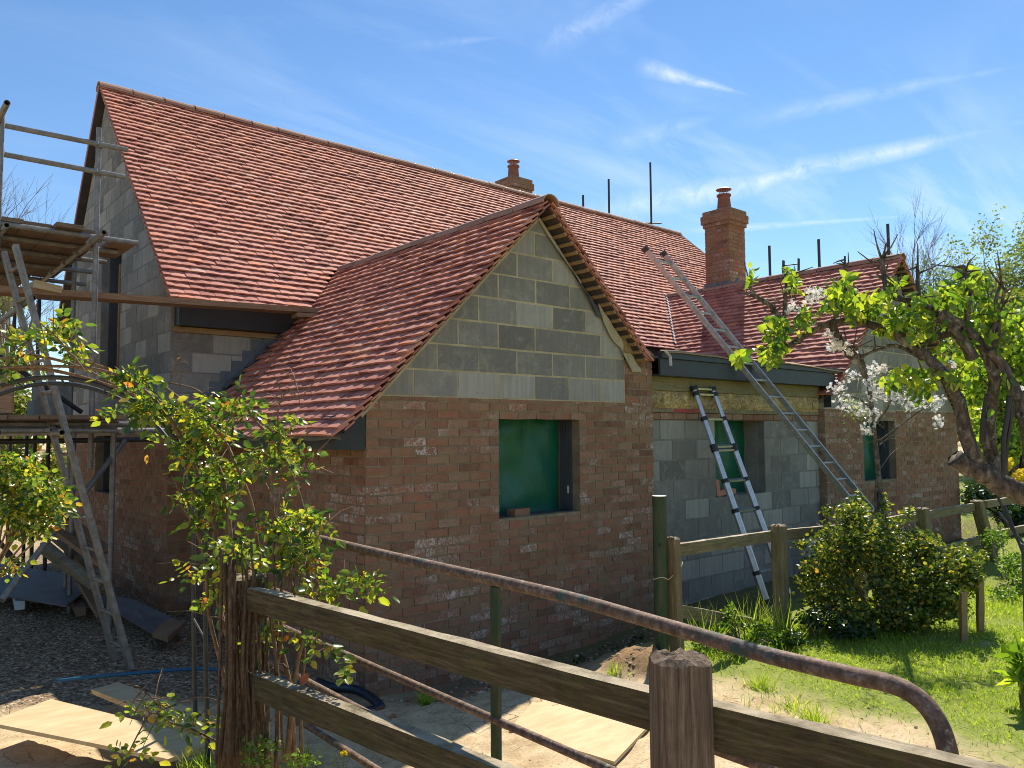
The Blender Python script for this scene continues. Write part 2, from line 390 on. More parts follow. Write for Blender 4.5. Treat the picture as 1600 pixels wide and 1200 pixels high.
def m_rust(t):
    p = P(t); n = t.noise(p, 9, 7, .72, .4); k = t.noise(p, 34, 6, .7)
    base = t.ramp(k, [(.3, (.075, .045, .032)), (.5, (.17, .105, .072)), (.7, (.34, .245, .18))])
    g = t.math('MULTIPLY', t.step(n, .52, .60), t.step(t.noise(p, 2.3, 2, .5), .42, .6))
    base = t.mix(g, base, (.055, .095, .075))
    base = t.mix(t.step(t.noise(p, 30, 6, .78), .58, .66), base, (.42, .38, .30))
    return base, k
M['rust'] = material('rusty_gate_tube', m_rust, .75, .3, (.9, .004), .15)
M['green_post'] = material('green_painted_steel', lambda t: (t.mix(t.step(t.noise(scl(t, P(t), (9, 9, 2)), 2.2, 6, .7), .45, .68), (.030, .062, .030), (.095, .085, .045)), t.noise(P(t), 50, 4, .6)), .65, .35, (.4, .002), .1)
M['blue_pipe'] = material('blue_water_pipe', plain((.01, .085, .17), (.02, .12, .22)), .45, .4, (.1, .001))
M['twine'] = material('twine', plain((.50, .42, .27), (.62, .53, .36)), .9, .1, (.3, .001))
M['blue_bag'] = material('dark_blue_plastic', plain((.006, .010, .018), (.012, .028, .05)), .35, .5, (.4, .01))
M['white_stuff'] = material('white_paint', plain((.62, .61, .58), (.74, .73, .70)), .7, .3, (.1, .001))
def bark(c1, c2, c3, s=1.0, lich=(.26, .27, .20)):
    def b(t):
        p = P(t); n = t.noise(scl(t, p, (1, 1, .45)), 38*s, 6, .7, .6)
        base = t.ramp(n, [(.3, c1), (.52, c2), (.72, c3)])
        return t.mix(t.math('MULTIPLY', t.step(t.noise(p, 21*s, 6, .75), .55, .66), .6), base, lich), n
    return b
M['bark'] = material('pear_bark', bark((.035, .028, .022), (.13, .11, .088), (.31, .265, .21), lich=(.46, .47, .39)), .92, .12, (1, .02))
M['stem'] = material('rose_stem', bark((.10, .055, .03), (.20, .12, .065), (.33, .22, .13), 1.6, (.20, .22, .08)), .7, .3, (.6, .003))
M['old_cane'] = material('old_cane', bark((.06, .035, .02), (.13, .08, .045), (.24, .16, .095), 1.3, (.15, .15, .07)), .85, .15, (.8, .005))
M['pot'] = material('chimney_pot_clay', plain((.24, .095, .06), (.33, .14, .09), 12), .85, .15, (.2, .002))
M['twig'] = material('dry_twig', bark((.10, .07, .05), (.20, .15, .10), (.34, .28, .20), 1.5), .85, .2, (.4, .002))
def leaf(name, stops, trans=.5, rough=.4, spec=.5, tint=(1.5, 1.45, .45)):
    m = bpy.data.materials.new(name); m.use_nodes = True; t = NT(m.node_tree); out = t.n('ShaderNodeOutputMaterial')
    c = t.ramp(RND(t), stops)
    b = t.n('ShaderNodeBsdfPrincipled'); t.l(c, b.inputs['Base Color']); b.inputs['Roughness'].default_value = rough; b.inputs['Specular IOR Level'].default_value = spec
    tr = t.n('ShaderNodeBsdfTranslucent'); t.l(t.mix(1.0, c, tint, 'MULTIPLY'), tr.inputs['Color'])
    mx = t.n('ShaderNodeMixShader'); mx.inputs[0].default_value = trans; t.l(b.outputs[0], mx.inputs[1]); t.l(tr.outputs[0], mx.inputs[2]); t.l(mx.outputs[0], out.inputs['Surface'])
    return m
M['rose_leaf'] = leaf('rose_leaf', [(0, (.03, .08, .025)), (.25, (.07, .145, .035)), (.55, (.17, .26, .045)), (.78, (.32, .39, .055)), (.93, (.42, .38, .06)), (.98, (.42, .18, .05)), (1, (.30, .08, .04))], .55, .27, .7, (1.6, 1.5, .5))
M['pear_leaf'] = leaf('pear_leaf', [(0, (.05, .12, .025)), (.35, (.12, .23, .035)), (.7, (.26, .37, .045)), (1, (.42, .48, .07))], .56, .36, .5, (1.6, 1.5, .5))
M['bush_leaf'] = leaf('shrub_leaf', [(0, (.03, .065, .02)), (.4, (.08, .13, .03)), (.7, (.17, .22, .045)), (.87, (.34, .36, .06)), (.96, (.50, .44, .08)), (1, (.42, .16, .04))], .45, .38, .5, (1.6, 1.5, .5))
M['dark_leaf'] = leaf('dark_laurel_leaf', [(0, (.010, .028, .012)), (.6, (.025, .06, .02)), (1, (.06, .12, .03))], .3, .35, .5)
M['weed_leaf'] = leaf('weed_leaf', [(0, (.05, .11, .022)), (.5, (.10, .19, .03)), (1, (.20, .30, .06))], .48, .42, .4)
M['hedge_leaf'] = leaf('hedge_leaf', [(0, (.04, .08, .018)), (.4, (.10, .16, .03)), (.7, (.19, .25, .05)), (.9, (.28, .24, .08)), (1, (.34, .13, .08))], .45, .5, .3)
M['lime_leaf'] = leaf('lime_leaf', [(0, (.05, .11, .02)), (.45, (.20, .33, .04)), (1, (.45, .55, .09))], .55, .5, .3)
M['birch_leaf'] = leaf('birch_leaf', [(0, (.09, .14, .05)), (.5, (.17, .23, .09)), (1, (.27, .32, .14))], .5, .5, .3)
M['yellow_flower'] = leaf('yellow_blossom', [(0, (.45, .34, .01)), (.5, (.75, .56, .015)), (1, (.85, .72, .05))], .3, .6, .2, (1, 1, 1))
M['petal'] = leaf('white_blossom', [(0, (.62, .58, .52)), (.6, (.82, .80, .76)), (1, (.88, .86, .82))], .35, .6, .2, (1, 1, 1))
M['grass_blade'] = leaf('grass_blade', [(0, (.12, .20, .02)), (.4, (.27, .40, .035)), (.8, (.44, .56, .06)), (1, (.62, .62, .20))], .5, .45, .3, (1.4, 1.4, .5))
# ================================================================== GROUND
def sst(a, b, x):
    u = min(max((x-a)/(b-a), 0), 1); return u*u*(3-2*u)
def gh(x, y):
    s1 = sst(3.75, 5.35, y)
    z = .60-.20*s1-.20*math.exp(-((x-4.6)/2.0)**2)*s1*math.exp(-max(0, y-5.5)**2/4)
    return z-.02*sst(8, 14, y)+.04*sst(2.5, .5, y)*0
def gz(x, y):
    z = gh(x, y)
    return z+.022*mnoise.noise((x*.9, y*.9, 0))+.010*mnoise.noise((x*3.1, y*3.1, 5))
def axis(lo, hi, f0, f1, fine, far):
    a = list(np.arange(f0, f1, fine)); s = fine; x = f1
    while x < hi: a.append(x); s *= 1.22; x += s
    a.append(hi); s = fine; x = f0-fine; b = []
    while x > lo: b.append(x); s *= 1.22; x -= s
    b.append(lo); return sorted(b)+a
gx = axis(-900, 1500, -1.5, 9.5, .05, 1); gy = axis(-900, 1500, -.5, 9.0, .05, 1)
GV = []
for y in gy:
    for x in gx:
        far = abs(x) > 14 or abs(y) > 20
        z = gz(x, y)
        if not far:
            if x < 4.9+.5*mnoise.noise((x, y, 2)): z += .016*mnoise.noise((x*7, y*7, 1))+.008*mnoise.noise((x*19, y*19, 3))-.02*max(0, mnoise.noise((x*2.2, y*2.2, 6))-.2)
            # spoil heap by the green post
            d = math.hypot((x-4.42)/.38, (y-3.78)/.26); z += .14*max(0, 1-d*d)*(1+.5*mnoise.noise((x*12, y*12, 4)))
            dd = math.hypot((x-5.1)/.9, (y-4.35)/.5); z += .05*max(0, 1-dd*dd)*(1+.8*mnoise.noise((x*8, y*8, 9)))
        GV.append((x, y, z))
nx = len(gx); GF = [(j*nx+i, j*nx+i+1, (j+1)*nx+i+1, (j+1)*nx+i) for j in range(len(gy)-1) for i in range(nx-1)]
def m_ground(t):
    p = P(t); s = t.n('ShaderNodeSeparateXYZ', i_0=p); x, y = s.outputs[0], s.outputs[1]
    n = t.noise(p, 1.3, 5, .6); n2 = t.noise(p, 7, 6, .65); n3 = t.noise(p, 60, 5, .7); n4 = t.noise(p, 190, 3, .6)
    sand = t.ramp(n2, [(.3, (.38, .275, .15)), (.5, (.56, .425, .25)), (.72, (.68, .545, .35))])
    sand = t.mix(t.math('MULTIPLY', t.step(n3, .48, .66), .6), sand, (.28, .195, .105))
    # cracked dry mud
    vo = t.n('ShaderNodeTexVoronoi', feature='DISTANCE_TO_EDGE'); t.l(p, vo.inputs['Vector']); vo.inputs['Scale'].default_value = 5.5
    crack = t.math('SUBTRACT', 1.0, t.step(vo.outputs['Distance'], .0, .03))
    crack = t.math('MULTIPLY', t.math('MULTIPLY', crack, t.step(n, .5, .62)), t.step(x, 5.2, 4.6))
    sand = t.mix(t.math('MULTIPLY', crack, .6), sand, (.17, .12, .075))
    vg = t.n('ShaderNodeTexVoronoi'); t.l(p, vg.inputs['Vector']); vg.inputs['Scale'].default_value = 42
    grav = t.ramp(t.n('ShaderNodeSeparateColor', i_0=vg.outputs['Color']).outputs[0], [(0, (.13, .088, .052)), (.5, (.26, .185, .115)), (.85, (.40, .30, .19)), (1, (.56, .45, .31))])
    # gravel drive on the left beyond the boards
    gm = t.step(t.math('ADD', t.math('ADD', y, t.math('MULTIPLY', x, .55)), t.math('MULTIPLY', n2, .8)), 7.25, 7.55)
    gm = t.math('MULTIPLY', gm, t.step(x, 3.2, 2.9))
    far = t.step(y, 14.5, 16.5); grav = t.mix(t.math('MULTIPLY', far, .8), grav, sand)
    c = t.mix(gm, sand, grav)
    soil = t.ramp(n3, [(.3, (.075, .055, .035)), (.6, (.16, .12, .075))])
    # trampled soil under the lawn and planting
    gr = t.step(t.math('ADD', t.math('ADD', x, t.math('MULTIPLY', n, 1.6)), t.math('MULTIPLY', n2, .9)), 5.75, 6.25)
    green = t.mix(t.step(n3, .35, .7), (.14, .18, .035), (.30, .33, .07))
    gr = t.math('MULTIPLY', gr, t.step(y, 15.0, 12.0))
    c = t.mix(gr, c, t.mix(t.step(n2, .60, .72), green, (.40, .31, .18)))
    shade = t.math('MULTIPLY', t.step(y, 3.9, 4.7), t.step(x, 3.0, 3.6))  # shade along the house front, put into the ground colour as darker soil
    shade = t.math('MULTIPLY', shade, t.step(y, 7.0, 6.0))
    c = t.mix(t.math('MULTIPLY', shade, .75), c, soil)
    dm = t.n('ShaderNodeVectorMath', operation='DISTANCE'); t.l(p, dm.inputs[0]); dm.inputs[1].default_value = (4.42, 3.78, .68)
    c = t.mix(t.step(dm.outputs['Value'], .34, .22), c, t.ramp(n3, [(.3, (.12, .07, .035)), (.6, (.34, .22, .11))]))
    h = t.math('ADD', t.math('MULTIPLY', n3, .6), t.math('ADD', t.math('MULTIPLY', n4, .35), t.math('MULTIPLY', t.math('MULTIPLY', vg.outputs['Distance'], gm), -1.6)))
    return c, t.math('SUBTRACT', h, crack)
M['ground'] = material('dry_earth_and_lawn', m_ground, .95, .1, (.8, .012))
me = bpy.data.meshes.new('ground'); me.from_pydata(GV, [], GF); me.materials.append(M['ground']); me.shade_smooth()
go = bpy.data.objects.new('ground', me); col.objects.link(go); tag(go, kind='structure')
# loose stones and clods
mb = MB()
ico_v = [(0, 0, 1), (.9, 0, .3), (.28, .85, .35), (-.72, .5, .3), (-.72, -.5, .3), (.28, -.85, .35), (.7, .5, -.4), (-.3, .8, -.4), (-.9, 0, -.4), (-.3, -.8, -.4), (.7, -.5, -.4), (0, 0, -.8)]
ico_f = [(0, 1, 2), (0, 2, 3), (0, 3, 4), (0, 4, 5), (0, 5, 1), (1, 6, 2), (2, 7, 3), (3, 8, 4), (4, 9, 5), (5, 10, 1), (6, 7, 2), (7, 8, 3), (8, 9, 4), (9, 10, 5), (10, 6, 1), (6, 11, 7), (7, 11, 8), (8, 11, 9), (9, 11, 10), (10, 11, 6)]
def stone(mb, x, y, r, z=None):
    z = gz(x, y) if z is None else z
    q = Matrix.Rotation(rng.uniform(0, 6.28), 3, 'Z'); sx, sy, sz = rng.uniform(.7, 1.3)*r, rng.uniform(.7, 1.3)*r, rng.uniform(.4, .8)*r
    mb.add([(x+(v := q @ Vector((a*sx*rng.uniform(.8, 1.15), b*sy*rng.uniform(.8, 1.15), c*sz))).x, y+v.y, z+v.z+sz*.3) for a, b, c in ico_v], ico_f)
for i in range(2600):
    x, y = rng.uniform(-.2, 2.7), rng.uniform(5.8, 10.5)
    if y+.55*x < 7.1: continue
    stone(mb, x, y, rng.uniform(.004, .012)*(1 if i % 9 else 1.7))
for i in range(1500):
    x, y = rng.uniform(.6, 5.6), rng.uniform(.8, 6.2)
    if x > 3.05 and y > 5.35: continue
    stone(mb, x, y, rng.uniform(.002, .006)*(1 if i % 16 else 2.4))
for i in range(260):
    a, r_ = rng.uniform(0, 6.28), rng.random()**.5
    stone(mb, 4.42+.36*r_*math.cos(a), 3.78+.25*r_*math.sin(a), rng.uniform(.005, .018), gz(4.42, 3.78)+.13*(1-r_*r_)*1.05)
for i in range(380):
    x, y = rng.uniform(3.2, 6.6), rng.uniform(4.1, 5.3); stone(mb, x, y, rng.uniform(.005, .022))
M['stone'] = material('loose_stone', lambda t: (t.ramp(RND(t), [(0, (.17, .12, .075)), (.4, (.32, .235, .145)), (.8, (.46, .35, .22)), (1, (.6, .5, .37))]), t.noise(P(t), 60, 3, .6)), .9, .15, (.3, .002))
mb.build('loose_gravel', M['stone'], kind='stuff', label='loose gravel stones and dry clods scattered over the earth')

rb = MB()
for i in range(46):
    x, y = rng.choice([(rng.uniform(3.3, 6.5), rng.uniform(4.6, 5.25)), (rng.uniform(2.2, 3.0), rng.uniform(5.4, 8.6)), (rng.uniform(1.4, 3.4), rng.uniform(4.2, 5.6))])
    c = Vector((x, y, gz(x, y)+.008)); a = rng.uniform(0, 3.14); d = Vector((math.cos(a), math.sin(a), rng.uniform(-.15, .15))).normalized(); L = rng.uniform(.012, .05)
    rb.bar(c-d*L, c+d*L, rng.uniform(.02, .05), rng.uniform(.015, .035), seg=2, wob=.005)
rb.build('brick_rubble', M['brick'], kind='stuff', label='broken brick crumbs scattered along the foot of the walls')
# ================================================================== HOUSE
HX, HY0, HYR = 2.70, 8.93, 13.9        # main block: left gable x, front wall y, rear wall y
EY, EZ, RY, RZ = 8.71, 3.80, 12.05, 7.27   # main roof: eave y, z; ridge y, z
KM = (RZ-EZ)/(RY-EY)
VXM = 2.60; XR = 15.88                # left verge, right ridge end
W1 = dict(x0=3.11, x1=6.60, y=5.40, v=5.22, xr=4.95, zr=4.46, xl=2.80, xrr=6.34)
W2 = dict(x0=10.29, x1=14.95, y=5.40, v=5.22, xr=12.57, zr=5.02, xl=10.30, xrr=15.1)
house = empty('brick_house', (8.0, 9.0, 0.0), 'brick and concrete block cottage with new red clay tile roofs, still being built', 'house')
X, Y, Z = Vector((1, 0, 0)), Vector((0, 1, 0)), Vector((0, 0, 1))
BL, BH, BJ = .225, .0755, .013
CL, CH, CJ = .45, .2265, .019
def mz(y): return EZ+(y-EY)*KM       # main front slope
# gable clip helpers in (u,z): z <= zr - |u-xr|*k - drop
def gclip(xr, zr, k=1.0, drop=.16, kr=None):
    kr = kr or k
    return [(-k, 1, zr-drop-k*xr), (kr, 1, zr-drop+kr*xr)]
# ---- wing with the large window
win1 = (4.455, 5.48, 1.535, 2.435)
g1 = gclip(W1['xr'], W1['zr'], 1.0, .13)
O1 = (0, W1['y'], 0)
mb = masonry(O1, X, -Y, W1['x0'], W1['x1'], -.30+.0, 2.60, BL, BH, BJ, .006, [win1], jitter=.0035)
masonry(O1, X, -Y, 6.165, W1['x1'], 2.60, 3.05, BL, BH, BJ, .006, hmb=mb)
mb.build('brick_wall', M['brick'], house)
mb = MB(); backing(mb, O1, X, -Y, W1['x0'], W1['x1'], -.5, 2.60, .10, [win1]); backing(mb, O1, X, -Y, 6.165, W1['x1'], 2.60, 3.05, .10)
mb.build('brick_mortar', M['mortar'], house)
mb = masonry(O1, X, -Y, W1['x0'], 6.155, 2.605, 4.6, CL, CH, CJ, .003, clips=g1, jitter=.003); mb.build('block_gable', M['block'], house)
mb = MB(); backing(mb, O1, X, -Y, W1['x0'], 6.163, 2.601, 4.5, .10, clips=g1); mb.build('block_mortar', M['mortar_block'], house)
# inner leaf behind with opening (return of the reveal)
mb = MB(); backing(mb, (0, 5.60, 0), X, -Y, 3.3, 6.45, -.4, 4.1, .10, [(4.40, 5.515, 1.5, 2.46)], clips=g1); mb.build('inner_block_wall', M['block'], house)
def opening(nm, x0, x1, z0, z1, y, brick=True, lab=None):
    w = empty('window_opening', (x0, y, z0)); w.parent = house; w.location = Vector((x0, y, z0))-house.location
    if lab: w['label'] = lab
    m = MB(); N = 26                                                    # loose sheet with folds
    vs = []; fs = []
    for j in range(N+1):
        for i in range(N+1):
            u_, v_ = i/N, j/N
            fo = .014*math.sin(u_*11+2.3*math.sin(v_*3))+.022*mnoise.noise((u_*3, v_*5, x0))+.014*mnoise.noise((u_*9+v_*3, v_*3, x0+4))+.02*max(0, .2-v_)*math.sin(u_*14)
            vs.append((x0-.03+(x1-x0+.06)*u_, y+.30+fo, z0-.02+(z1-z0+.04)*v_))
    for j in range(N):
        for i in range(N): a = j*(N+1)+i; fs.append((a, a+1, a+N+2, a+N+1))
    m.add(vs, fs); m.build('plastic_sheet', M['green_sheet'], w, smooth=True)
    for sx, xa in (((1, x1), (-1, x0)) if brick else ()):                # ribbed cavity closer in both jambs
        m = MB()
        for k in range(4):
            ya = y+.105+k*.042; m.box((xa-.004 if sx > 0 else xa-.012, ya, z0+.002), (xa+.012 if sx > 0 else xa+.004, ya+.036, z1-.002))
        m.box((xa+.004 if sx > 0 else xa-.020, y+.101, z0), (xa+.020 if sx > 0 else xa-.004, y+.27, z1))
        m.build('cavity_closer', M['closer'], w)
    m = MB(); m.box((x1-.006, y+(.274 if brick else .101), z0), (x1+.02, y+.296, z1)); m.build('reveal', M['plank_grey'] if brick else M['block'], w)
    m = MB(); m.box((x0+.001, y+.100, z0-.03), (x1-.001, y+.31, z0-.004)); m.build('sill', M['closer'] if brick else M['block'], w)
    m = MB(); m.box((x0-.02, y+.106, z1+.003), (x1+.02, y+.31, z1+.05)); m.build('lintel', M['lead'], w)
    return w
w = opening('a', *win1[:2], *win1[2:], W1['y'], lab='large window opening sheeted in green plastic')
m = MB(); m.box((5.462, 5.535, 1.70), (5.466, 5.56, 1.775)); m.build('sticker', M['white_stuff'], w)
# ---- its left side wall (facing the drive)
mb = masonry((W1['x0'], 0, 0), Y, -X, 5.41, HY0-.01, -.30, 2.17, BL, BH, BJ, .006); mb.build('brick_wall', M['brick'], house)
mb = MB(); backing(mb, (W1['x0'], 0, 0), Y, -X, 5.402, HY0-.004, -.5, 2.18, .1); mb.build('brick_mortar', M['mortar'], house)
# right side wall, only seen from elsewhere
mb = MB(); backing(mb, (W1['x1'], 0, 0), Y, X, 5.504, HY0, -.5, 2.95, .1); mb.build('side_wall', M['block'], house)
# ---- recess wall between the wings
RYW = 5.50; win2 = (7.86, 8.93, 1.52, 2.43)
mb = masonry((0, RYW, 0), X, -Y, 6.605, 10.285, .17, 2.43, CL, CH, CJ, .003, [win2], jitter=.003); mb.build('block_wall', M['block'], house)
mb = MB(); backing(mb, (0, RYW, 0), X, -Y, 6.603, 10.287, -.5, 2.43, .1, [win2]); mb.build('block_mortar', M['mortar_grey'], house)
mb = MB(); backing(mb, (0, RYW+.2, 0), X, -Y, 6.61, 10.28, -.5, 2.43, .1, [(7.83, 8.96, 1.49, 2.45)]); mb.build('inner_block_wall', M['block'], house)
mb = masonry((0, RYW-.012, 0), X, -Y, 6.61, 10.28, 2.436, 2.512, BL*1.02, BH, BJ, .006); backing(mb, (0, RYW-.010, 0), X, -Y, 6.61, 10.28, 2.432, 2.512, .08)
mb.build('brick_band', M['brick'], house)
mb = MB(); mb.box((6.61, RYW-.03, 2.514), (10.28, RYW+.06, 2.556)); mb.build('timber_plate', M['green_timber'], house)
mb = MB(); mb.box((6.62, RYW-.032, 2.557), (7.6, RYW-.03, 2.5585)); mb.box((7.06, RYW-.034, 2.520), (7.62, RYW-.0305, 2.552)); mb.build('red_tape', material('red_paint', plain((.42, .05, .05), (.50, .09, .08)), .7), house)
mb = MB(); xs = 6.61
while xs < 10.25:                                                     # ragged insulation batts
    w_ = rng.uniform(.30, .48); xe = min(xs+w_, 10.28); n_ = 7; vs = []; fs = []
    for j in range(5):
        for i in range(n_+1):
            u_, v_ = i/n_, j/4
            bul = .035*(1-abs(2*u_-1)**4)*(1-abs(2*v_-1)**3)+rng.uniform(-.008, .008)
            vs.append((xs+.004+(xe-xs-.008)*u_, RYW-.02-bul, 2.558+.196*v_))
    for j in range(4):
        for i in range(n_): a = j*(n_+1)+i; fs.append((a, a+1, a+n_+2, a+n_+1))
    mb.add(vs, fs); xs = xe
mb.box((6.61, RYW-.018, 2.558), (10.28, RYW+.05, 2.752)); mb.build('insulation', M['osb'], house)
mb = MB(); mb.box((6.61, RYW-.045, 2.756), (8.35, RYW+.05, 2.905)); mb.box((8.354, RYW-.04, 2.757), (10.28, RYW+.05, 2.905)); mb.build('timber_beam', M['green_timber'], house)
opening('b', *win2[:2], *win2[2:], RYW, False, lab='window opening between the wings, sheeted in green plastic')
# ---- right wing
win3 = (11.40, 12.47, 1.55, 2.445)
g2 = gclip(W2['xr'], W2['zr'], .97, .13, 1.0)
mb = masonry((0, 5.4, 0), X, -Y, W2['x0'], W2['x1'], -.0, 2.60, BL, BH, BJ, .006, [win3]); mb.build('brick_wall', M['brick'], house)
mb = MB(); backing(mb, (0, 5.4, 0), X, -Y, W2['x0'], W2['x1'], -.4, 2.60, .1, [win3]); mb.build('brick_mortar', M['mortar'], house)
mb = masonry((W2['x0'], 0, 0), Y, -X, 5.402, 5.497, -.0, 2.60, BL, BH, BJ, .004); backing(mb, (W2['x0'], 0, 0), Y, -X, 5.5, 5.502, -.4, 2.6, .1); mb.build('brick_return', M['brick'], house)
mb = masonry((0, 5.4, 0), X, -Y, W2['x0'], W2['x1'], 2.605, 5.0, CL, CH, CJ, .003, clips=g2, jitter=.003); mb.build('block_gable', M['block'], house)
mb = MB(); backing(mb, (0, 5.4, 0), X, -Y, W2['x0'], W2['x1'], 2.601, 4.95, .1, clips=g2); mb.build('block_mortar', M['mortar_block'], house)
mb = MB(); backing(mb, (0, 5.6, 0), X, -Y, 10.45, 14.8, -.4, 4.4, .1, [(11.37, 12.5, 1.52, 2.47)], clips=g2); mb.build('inner_block_wall', M['block'], house)
opening('c', *win3[:2], *win3[2:], 5.4, lab='right hand window opening sheeted in green plastic')
mb = MB(); backing(mb, (W2['x1'], 0, 0), Y, X, 5.404, 9.6, -.4, 2.45, .1); masonry((W2['x1'], 0, 0), Y, X, 5.405, 9.6, 0, 2.45, BL, BH, BJ, .006, hmb=mb); mb.build('side_wall', M['brick'], house)
# ---- main block: left gable, front wall, rest
slit_lo = (11.35, 12.15, 1.53, 2.30); slit_up = (11.02, 12.05, 2.98, 4.90)
gm = [(-KM, 1, RZ-.14-KM*RY), (1.30, 1, RZ-.14+1.30*RY)]
OM = (HX, 0, 0)
mb = masonry(OM, Y, -X, HY0, HYR, -.05, 2.31, BL, BH, BJ, .006, [slit_lo]); mb.build('brick_wall', M['brick'], house)
mb = MB(); backing(mb, OM, Y, -X, HY0, HYR, -.4, 2.31, .1, [slit_lo]); mb.build('brick_mortar', M['mortar'], house)
mb = masonry(OM, Y, -X, HY0, HYR, 2.315, 7.2, CL, CH, CJ, .003, [slit_up], clips=gm, jitter=.003); mb.build('block_gable', M['block'], house)
mb = MB(); backing(mb, OM, Y, -X, HY0, HYR, 2.311, 7.15, .1, [slit_up], clips=gm); mb.build('block_mortar', M['mortar_grey'], house)
mb = MB(); backing(mb, (HX+.2, 0, 0), Y, -X, HY0+.2, HYR-.2, -.4, 6.8, .1, [(11.3, 12.2, 1.5, 2.33), (11.0, 12.08, 2.95, 4.93)], clips=gm); mb.build('inner_block_wall', M['block'], house)
for (a, b, c, d), lb in ((slit_lo, 'dark lower opening in the left gable'), (slit_up, 'tall upper opening in the left gable')):
    wo = empty('window_opening', (HX, a, c)); wo.parent = house; wo.location = Vector((HX, a, c))-house.location; wo['label'] = lb
    m = MB(); m.box((HX+.30, a-.03, c-.03), (HX+.32, b+.03, d+.03)); m.build('board', M['green_sheet'] if c < 2 else M['underlay_dark'], wo)  # dark panel fills the upper opening in place of its unlit inside
    for ya, yb in ((b-.004, b+.014), (a-.014, a+.004)):
        m = MB(); m.box((HX+.101, min(ya, yb)+.004, c), (HX+.27, max(ya, yb)-.004, d))
        for k in range(4): m.box((HX+.105+k*.042, ya, c+.003), (HX+.141+k*.042, yb, d-.003))
        m.build('cavity_closer', M['closer'], wo)
m = MB(); m.box((HX-.02, 11.05, 3.05), (HX+.26, 11.075, 4.55)); m.build('plywood_strip', M['batten'], house)
mb = masonry((0, HY0, 0), X, -Y, HX, W1['x0']+.0, -.05, 2.31, BL, BH, BJ, .006); mb.build('brick_wall', M['brick'], house)
mb = MB(); backing(mb, (0, HY0, 0), X, -Y, HX+.101, W1['x0']+.3, -.4, 2.31, .1); mb.build('brick_mortar', M['mortar'], house)
mb = masonry((0, HY0, 0), X, -Y, HX, 5.2, 2.315, 3.44, CL, CH, CJ, .003, jitter=.003); mb.build('block_wall', M['block'], house)
mb = MB(); backing(mb, (0, HY0, 0), X, -Y, HX+.101, 16.8, 2.311, 3.62, .1); mb.build('block_mortar', M['mortar_grey'], house)
mb = MB(); backing(mb, (0, HYR, 0), X, Y, HX, 17.2, -.4, 3.8, .1); backing(mb, (17.3, 0, 0), Y, X, HY0, HYR, -.4, 3.7, .1); backing(mb, (0, HY0+.002, 0), X, -Y, 15.06, 17.2, -.4, 2.305, .1)
mb.build('rear_wall', M['block'], house)
# wall plate, fascia and boxed eaves
mb = MB(); mb.box((HX+.02, HY0-.035, 3.44), (4.7, HY0+.06, 3.50)); mb.build('wall_plate', M['batten'], house)
mb = MB(); mb.box((HX+.06, EY+.06, 3.505), (4.75, EY+.085, 3.80)); mb.box((HX+.06, EY+.086, 3.505), (4.75, HY0-.002, 3.52)); mb.box((HX+.035, EY+.06, 3.50), (HX+.058, HY0-.004, 3.86)); mb.build('fascia', M['fascia'], house)
mb = MB(); mb.box((6.62, EY+.06, 3.45), (16.9, EY+.085, 3.78)); mb.build('fascia', M['fascia'], house)
mb = MB(); mb.box((2.85, 5.404, 2.18), (2.875, HY0-.05, 2.44)); mb.box((2.876, 5.404, 2.18), (3.105, HY0-.05, 2.20)); mb.prism([(2.85, 5.401, 2.178), (3.104, 5.401, 2.178), (3.104, 5.401, 2.58), (2.85, 5.401, 2.34)], (0, .003, 0)); mb.build('boxed_eaves', M['fascia'], house)
mb = MB(); mb.box((6.605, 5.285, 2.905), (10.40, 5.31, 3.085)); mb.box((6.605, 5.255, 3.088), (10.56, 5.31, 3.155)); mb.box((6.61, 5.312, 2.905), (10.28, 5.45, 2.92)); mb.prism([(10.281, 5.29, 2.62), (10.285, 5.29, 3.1), (10.285, 5.395, 3.1), (10.281, 5.395, 2.62)], (.003, 0, 0)); mb.build('fascia', M['fascia'], house)
mb = MB(); vs = []; fs = []                                              # warped batten and felt lip along the fascia
for i in range(61):
    u_ = i/60; xx = 6.62+3.95*u_; dz = .012*math.sin(u_*11)+.01*mnoise.noise((u_*9, 0, 0))+(.02 if u_ > .35 else 0)*math.sin(u_*5)
    vs += [(xx, 5.235, 3.162+dz-.01), (xx, 5.30, 3.176+dz), (xx, 5.235, 3.150+dz-.01), (xx, 5.30, 3.158+dz)]
for i in range(60):
    a = 4*i; fs += [(a, a+4, a+5, a+1), (a+2, a+3, a+7, a+6), (a, a+2, a+6, a+4)]
mb.add(vs, fs); mb.build('eaves_batten', M['batten'], house)
mb = MB(); mb.box((6.61, 5.32, 3.09), (10.5, 8.9, 3.115)); mb.build('flat_roof', M['lead'], house)
# small bellmouth of sarking at the right foot of the wing verge
mb = MB(); mb.prism([(6.14, 5.36, 3.08), (6.60, 5.36, 3.06), (6.60, 5.36, 3.13), (6.16, 5.36, 3.34)], (0, .035, 0)); mb.build('eaves_block', M['fence_wood'], house)
p0 = Vector((6.50, 5.19, 3.16)); mb = MB(); mb.tube(smooth_path([p0, (6.62, 5.19, 3.135), (6.68, 5.19, 3.07), (6.69, 5.19, 2.99)], 5), [.012, .02, .022, .02, .015], 6) if False else mb.bar((6.58, 5.19, 3.15), (6.655, 5.19, 3.10), .03, .008); mb.bar((6.656, 5.19, 3.10), (6.665, 5.19, 3.00), .03, .008, up=(1, 0, 0)); mb.build('tray_end', M['white_stuff'], house)

